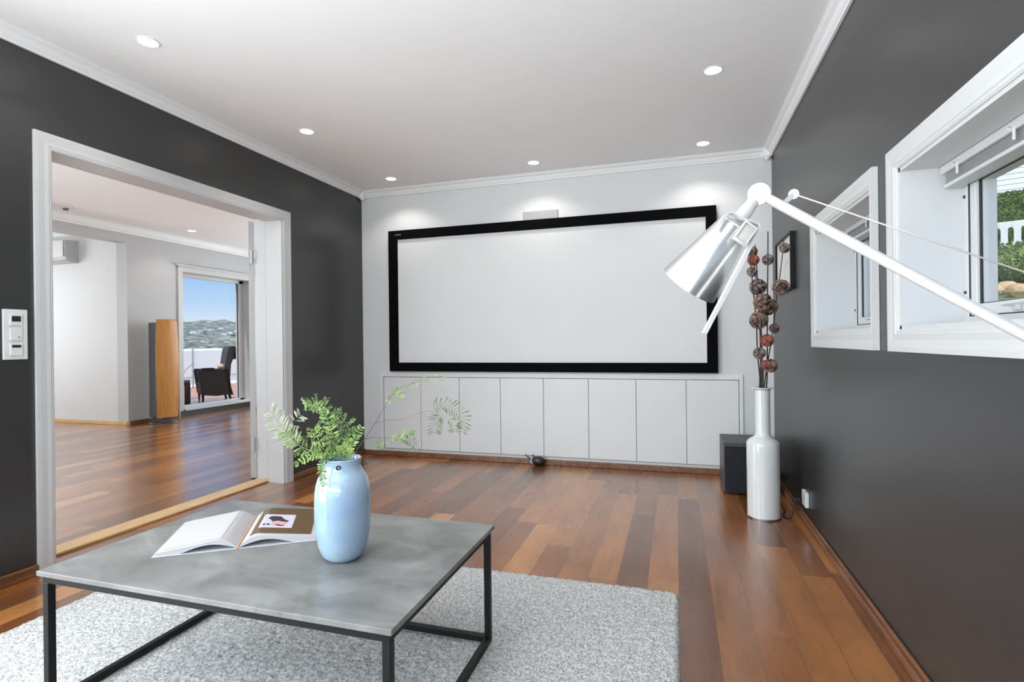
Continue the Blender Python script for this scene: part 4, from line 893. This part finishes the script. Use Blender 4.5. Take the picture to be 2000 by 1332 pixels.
# garden beyond the right windows: slope, stones, bush, foundation, fence, hedge, white house
gv = Vector((.44, .898, 0)); gr = Vector((.898, -.44, 0))
def gp(a, b, z=0): return gv*a+gr*b+Vector((0, 0, z))
GA = math.atan2(gr.y, gr.x)
def gz(a): return .55+max(0, a-.5)*.145
q = MB(); rows = []
for i in range(28):
    row = []
    for j in range(31):
        x = 1.02+i*.75; y = -3+j*.75; a = Vector((x, y, 0)).dot(gv); row.append((x, y, gz(a)+.03*mnoise.noise(Vector((x, y, 0)))-(.0 if x > 1.5 else .0)))
    rows.append(row)
q.grid(rows); struct(q.obj('ground_garden', 'garden_soil', smooth=True))
R2 = random.Random(5)
for i in range(42):                                   # stones at the foot of the slope
    b = -1.5+(i//3)*.22+R2.uniform(-.01, .01)+(i % 3)*.07; a = 6.26+(i % 3)*.24+R2.uniform(-.02, .02); r_ = R2.uniform(.072, .084)
    q = MB(); q.sph((0, 0, 0), r_, 2, (1.2, 1, .95))
    for v in q.bm.verts: v.co *= 1+.22*mnoise.noise(v.co*14+Vector((i, 0, 0)))
    o = q.obj('garden_stone', 'stone_tan', None, False, gp(a, b, gz(a)+r_*.55)); tag(o, 'tan rounded stone in the rockery edge outside the near window', 'stone', 'tan stones below the garden bush')
def shrub(name, c, sz, n, mat, label, cat, rz, leaf_s=.05, boxy=False):
    g = thing(name, c, label, cat, rz=rz); rg = random.Random(n)
    q = MB()
    if boxy: q.box((-sz[0]*.92, -sz[1]*.9, 0), (sz[0]*.92, sz[1]*.9, sz[2]*.96), min(sz)*.3)
    else: q.sph((0, 0, sz[2]*.45), 1, 3, (sz[0]*.9, sz[1]*.9, sz[2]*.5))
    q.obj('inner_foliage', mat, g, True)
    q = MB()
    for i in range(n):
        if boxy:
            f_ = rg.choice('fftls'); u, v = rg.uniform(-1, 1), rg.uniform(0, 1)
            p = {'f': (u*sz[0], -sz[1]*.97, v*sz[2]), 't': (u*sz[0], (v*2-1)*sz[1], sz[2]), 'l': (-sz[0]*.97, u*sz[1], v*sz[2]), 's': (sz[0]*.97, u*sz[1], v*sz[2])}[f_]; p = Vector(p)
        else:
            d_ = Vector((rg.gauss(0, 1), rg.gauss(0, 1), rg.gauss(0, 1))).normalized(); p = Vector((d_.x*sz[0], d_.y*sz[1], sz[2]*.45+d_.z*sz[2]*.55))*(1+.06*rg.uniform(-1, 1))
        dr = Vector((rg.uniform(-1, 1), rg.uniform(-1, 1), rg.uniform(-.2, 1))).normalized(); leaf(q, p, dr, leaf_s*rg.uniform(.7, 1.4), leaf_s*.5, Vector((rg.uniform(-1, 1), -1, rg.uniform(-1, 1))).normalized())
    q.obj('leaves', mat, g); return g
for i, b in enumerate((-2.05, -.05, 1.95)):
    shrub('garden_bush', gp(8.2, b, gz(8.2)-.05), (.82, .5, .44), 6000, 'bush_green', ['low green garden bush outside the near window, at its left', 'low green garden bush behind the tan stones outside the near window', 'low green garden bush outside the near window, to the right and mostly hidden'][i], 'bush', GA, .036)
sbox('wall_garden_foundation', 'foundation_grey', ((-.001, 0, 0), (.001, .001, .001)))
fo = bpy.data.objects['wall_garden_foundation']; bpy.data.objects.remove(fo)
q = MB(); q.box((-4.5, -.15, 1.0), (4.5, .15, 2.47)); o = struct(q.obj('wall_garden', 'foundation_grey')); o.location = gp(12.35, 0); o.rotation_euler.z = GA
pf = thing('picket_fence', gp(12.3, 0, 2.475), 'white painted picket fence on the low grey garden wall outside', 'fence', rz=GA)
q = MB(); q.box((-4.4, -.02, .03), (4.4, .02, .11), .004); q.box((-4.4, -.02, .40), (4.4, .02, .50), .004); q.obj('rail', 'fence_white', pf)
for i in range(54):
    x = -4.3+i*.162; q = MB(); q.prism([(x-.062, .002), (x+.062, .002), (x+.062, .12), (x+.045, .17), (x+.045, .36), (x+.062, .40), (x+.062, .49), (x-.062, .49), (x-.062, .40), (x-.045, .36), (x-.045, .17), (x-.062, .12)], .02, Matrix(((1, 0, 0, 0), (0, 0, 1, -.042), (0, 1, 0, 0), (0, 0, 0, 1)))); q.obj('picket', 'fence_white', pf)
shrub('clipped_hedge', gp(13.7, -.02, 2.42), (.33, .38, 1.24), 3200, 'hedge_green', 'clipped square green hedge block standing behind the white picket fence', 'hedge', GA, .05, True)
hs = thing('clad_house', gp(19.2, 0, 2.6), 'white house with horizontal weatherboard cladding beyond the garden hedge', 'house', rz=GA+.12)
q = MB()
for k in range(34):
    q.prism([(0, 0), (-.014, 0), (-.004, .135), (0, .135)], 14, Matrix(((0, 0, 1, -7), (1, 0, 0, 0), (0, 1, 0, k*.135), (0, 0, 0, 1))))
q.box((-7, 0.001, 0), (7, 4, 4.6)); q.obj('wall', 'house_white', hs)
q = MB(); q.prism([(-7.6, 0), (7.6, 0), (7.6, .2), (-7.6, .2)], 1, Matrix(((1, 0, 0, 0), (0, 0, 1, -.5), (0, 1, 0, 4.6), (0, 0, 0, 1)))); q.box((-7.6, -.5, 4.6), (7.6, 4.5, 4.8)); q.obj('eaves', 'fence_white', hs)
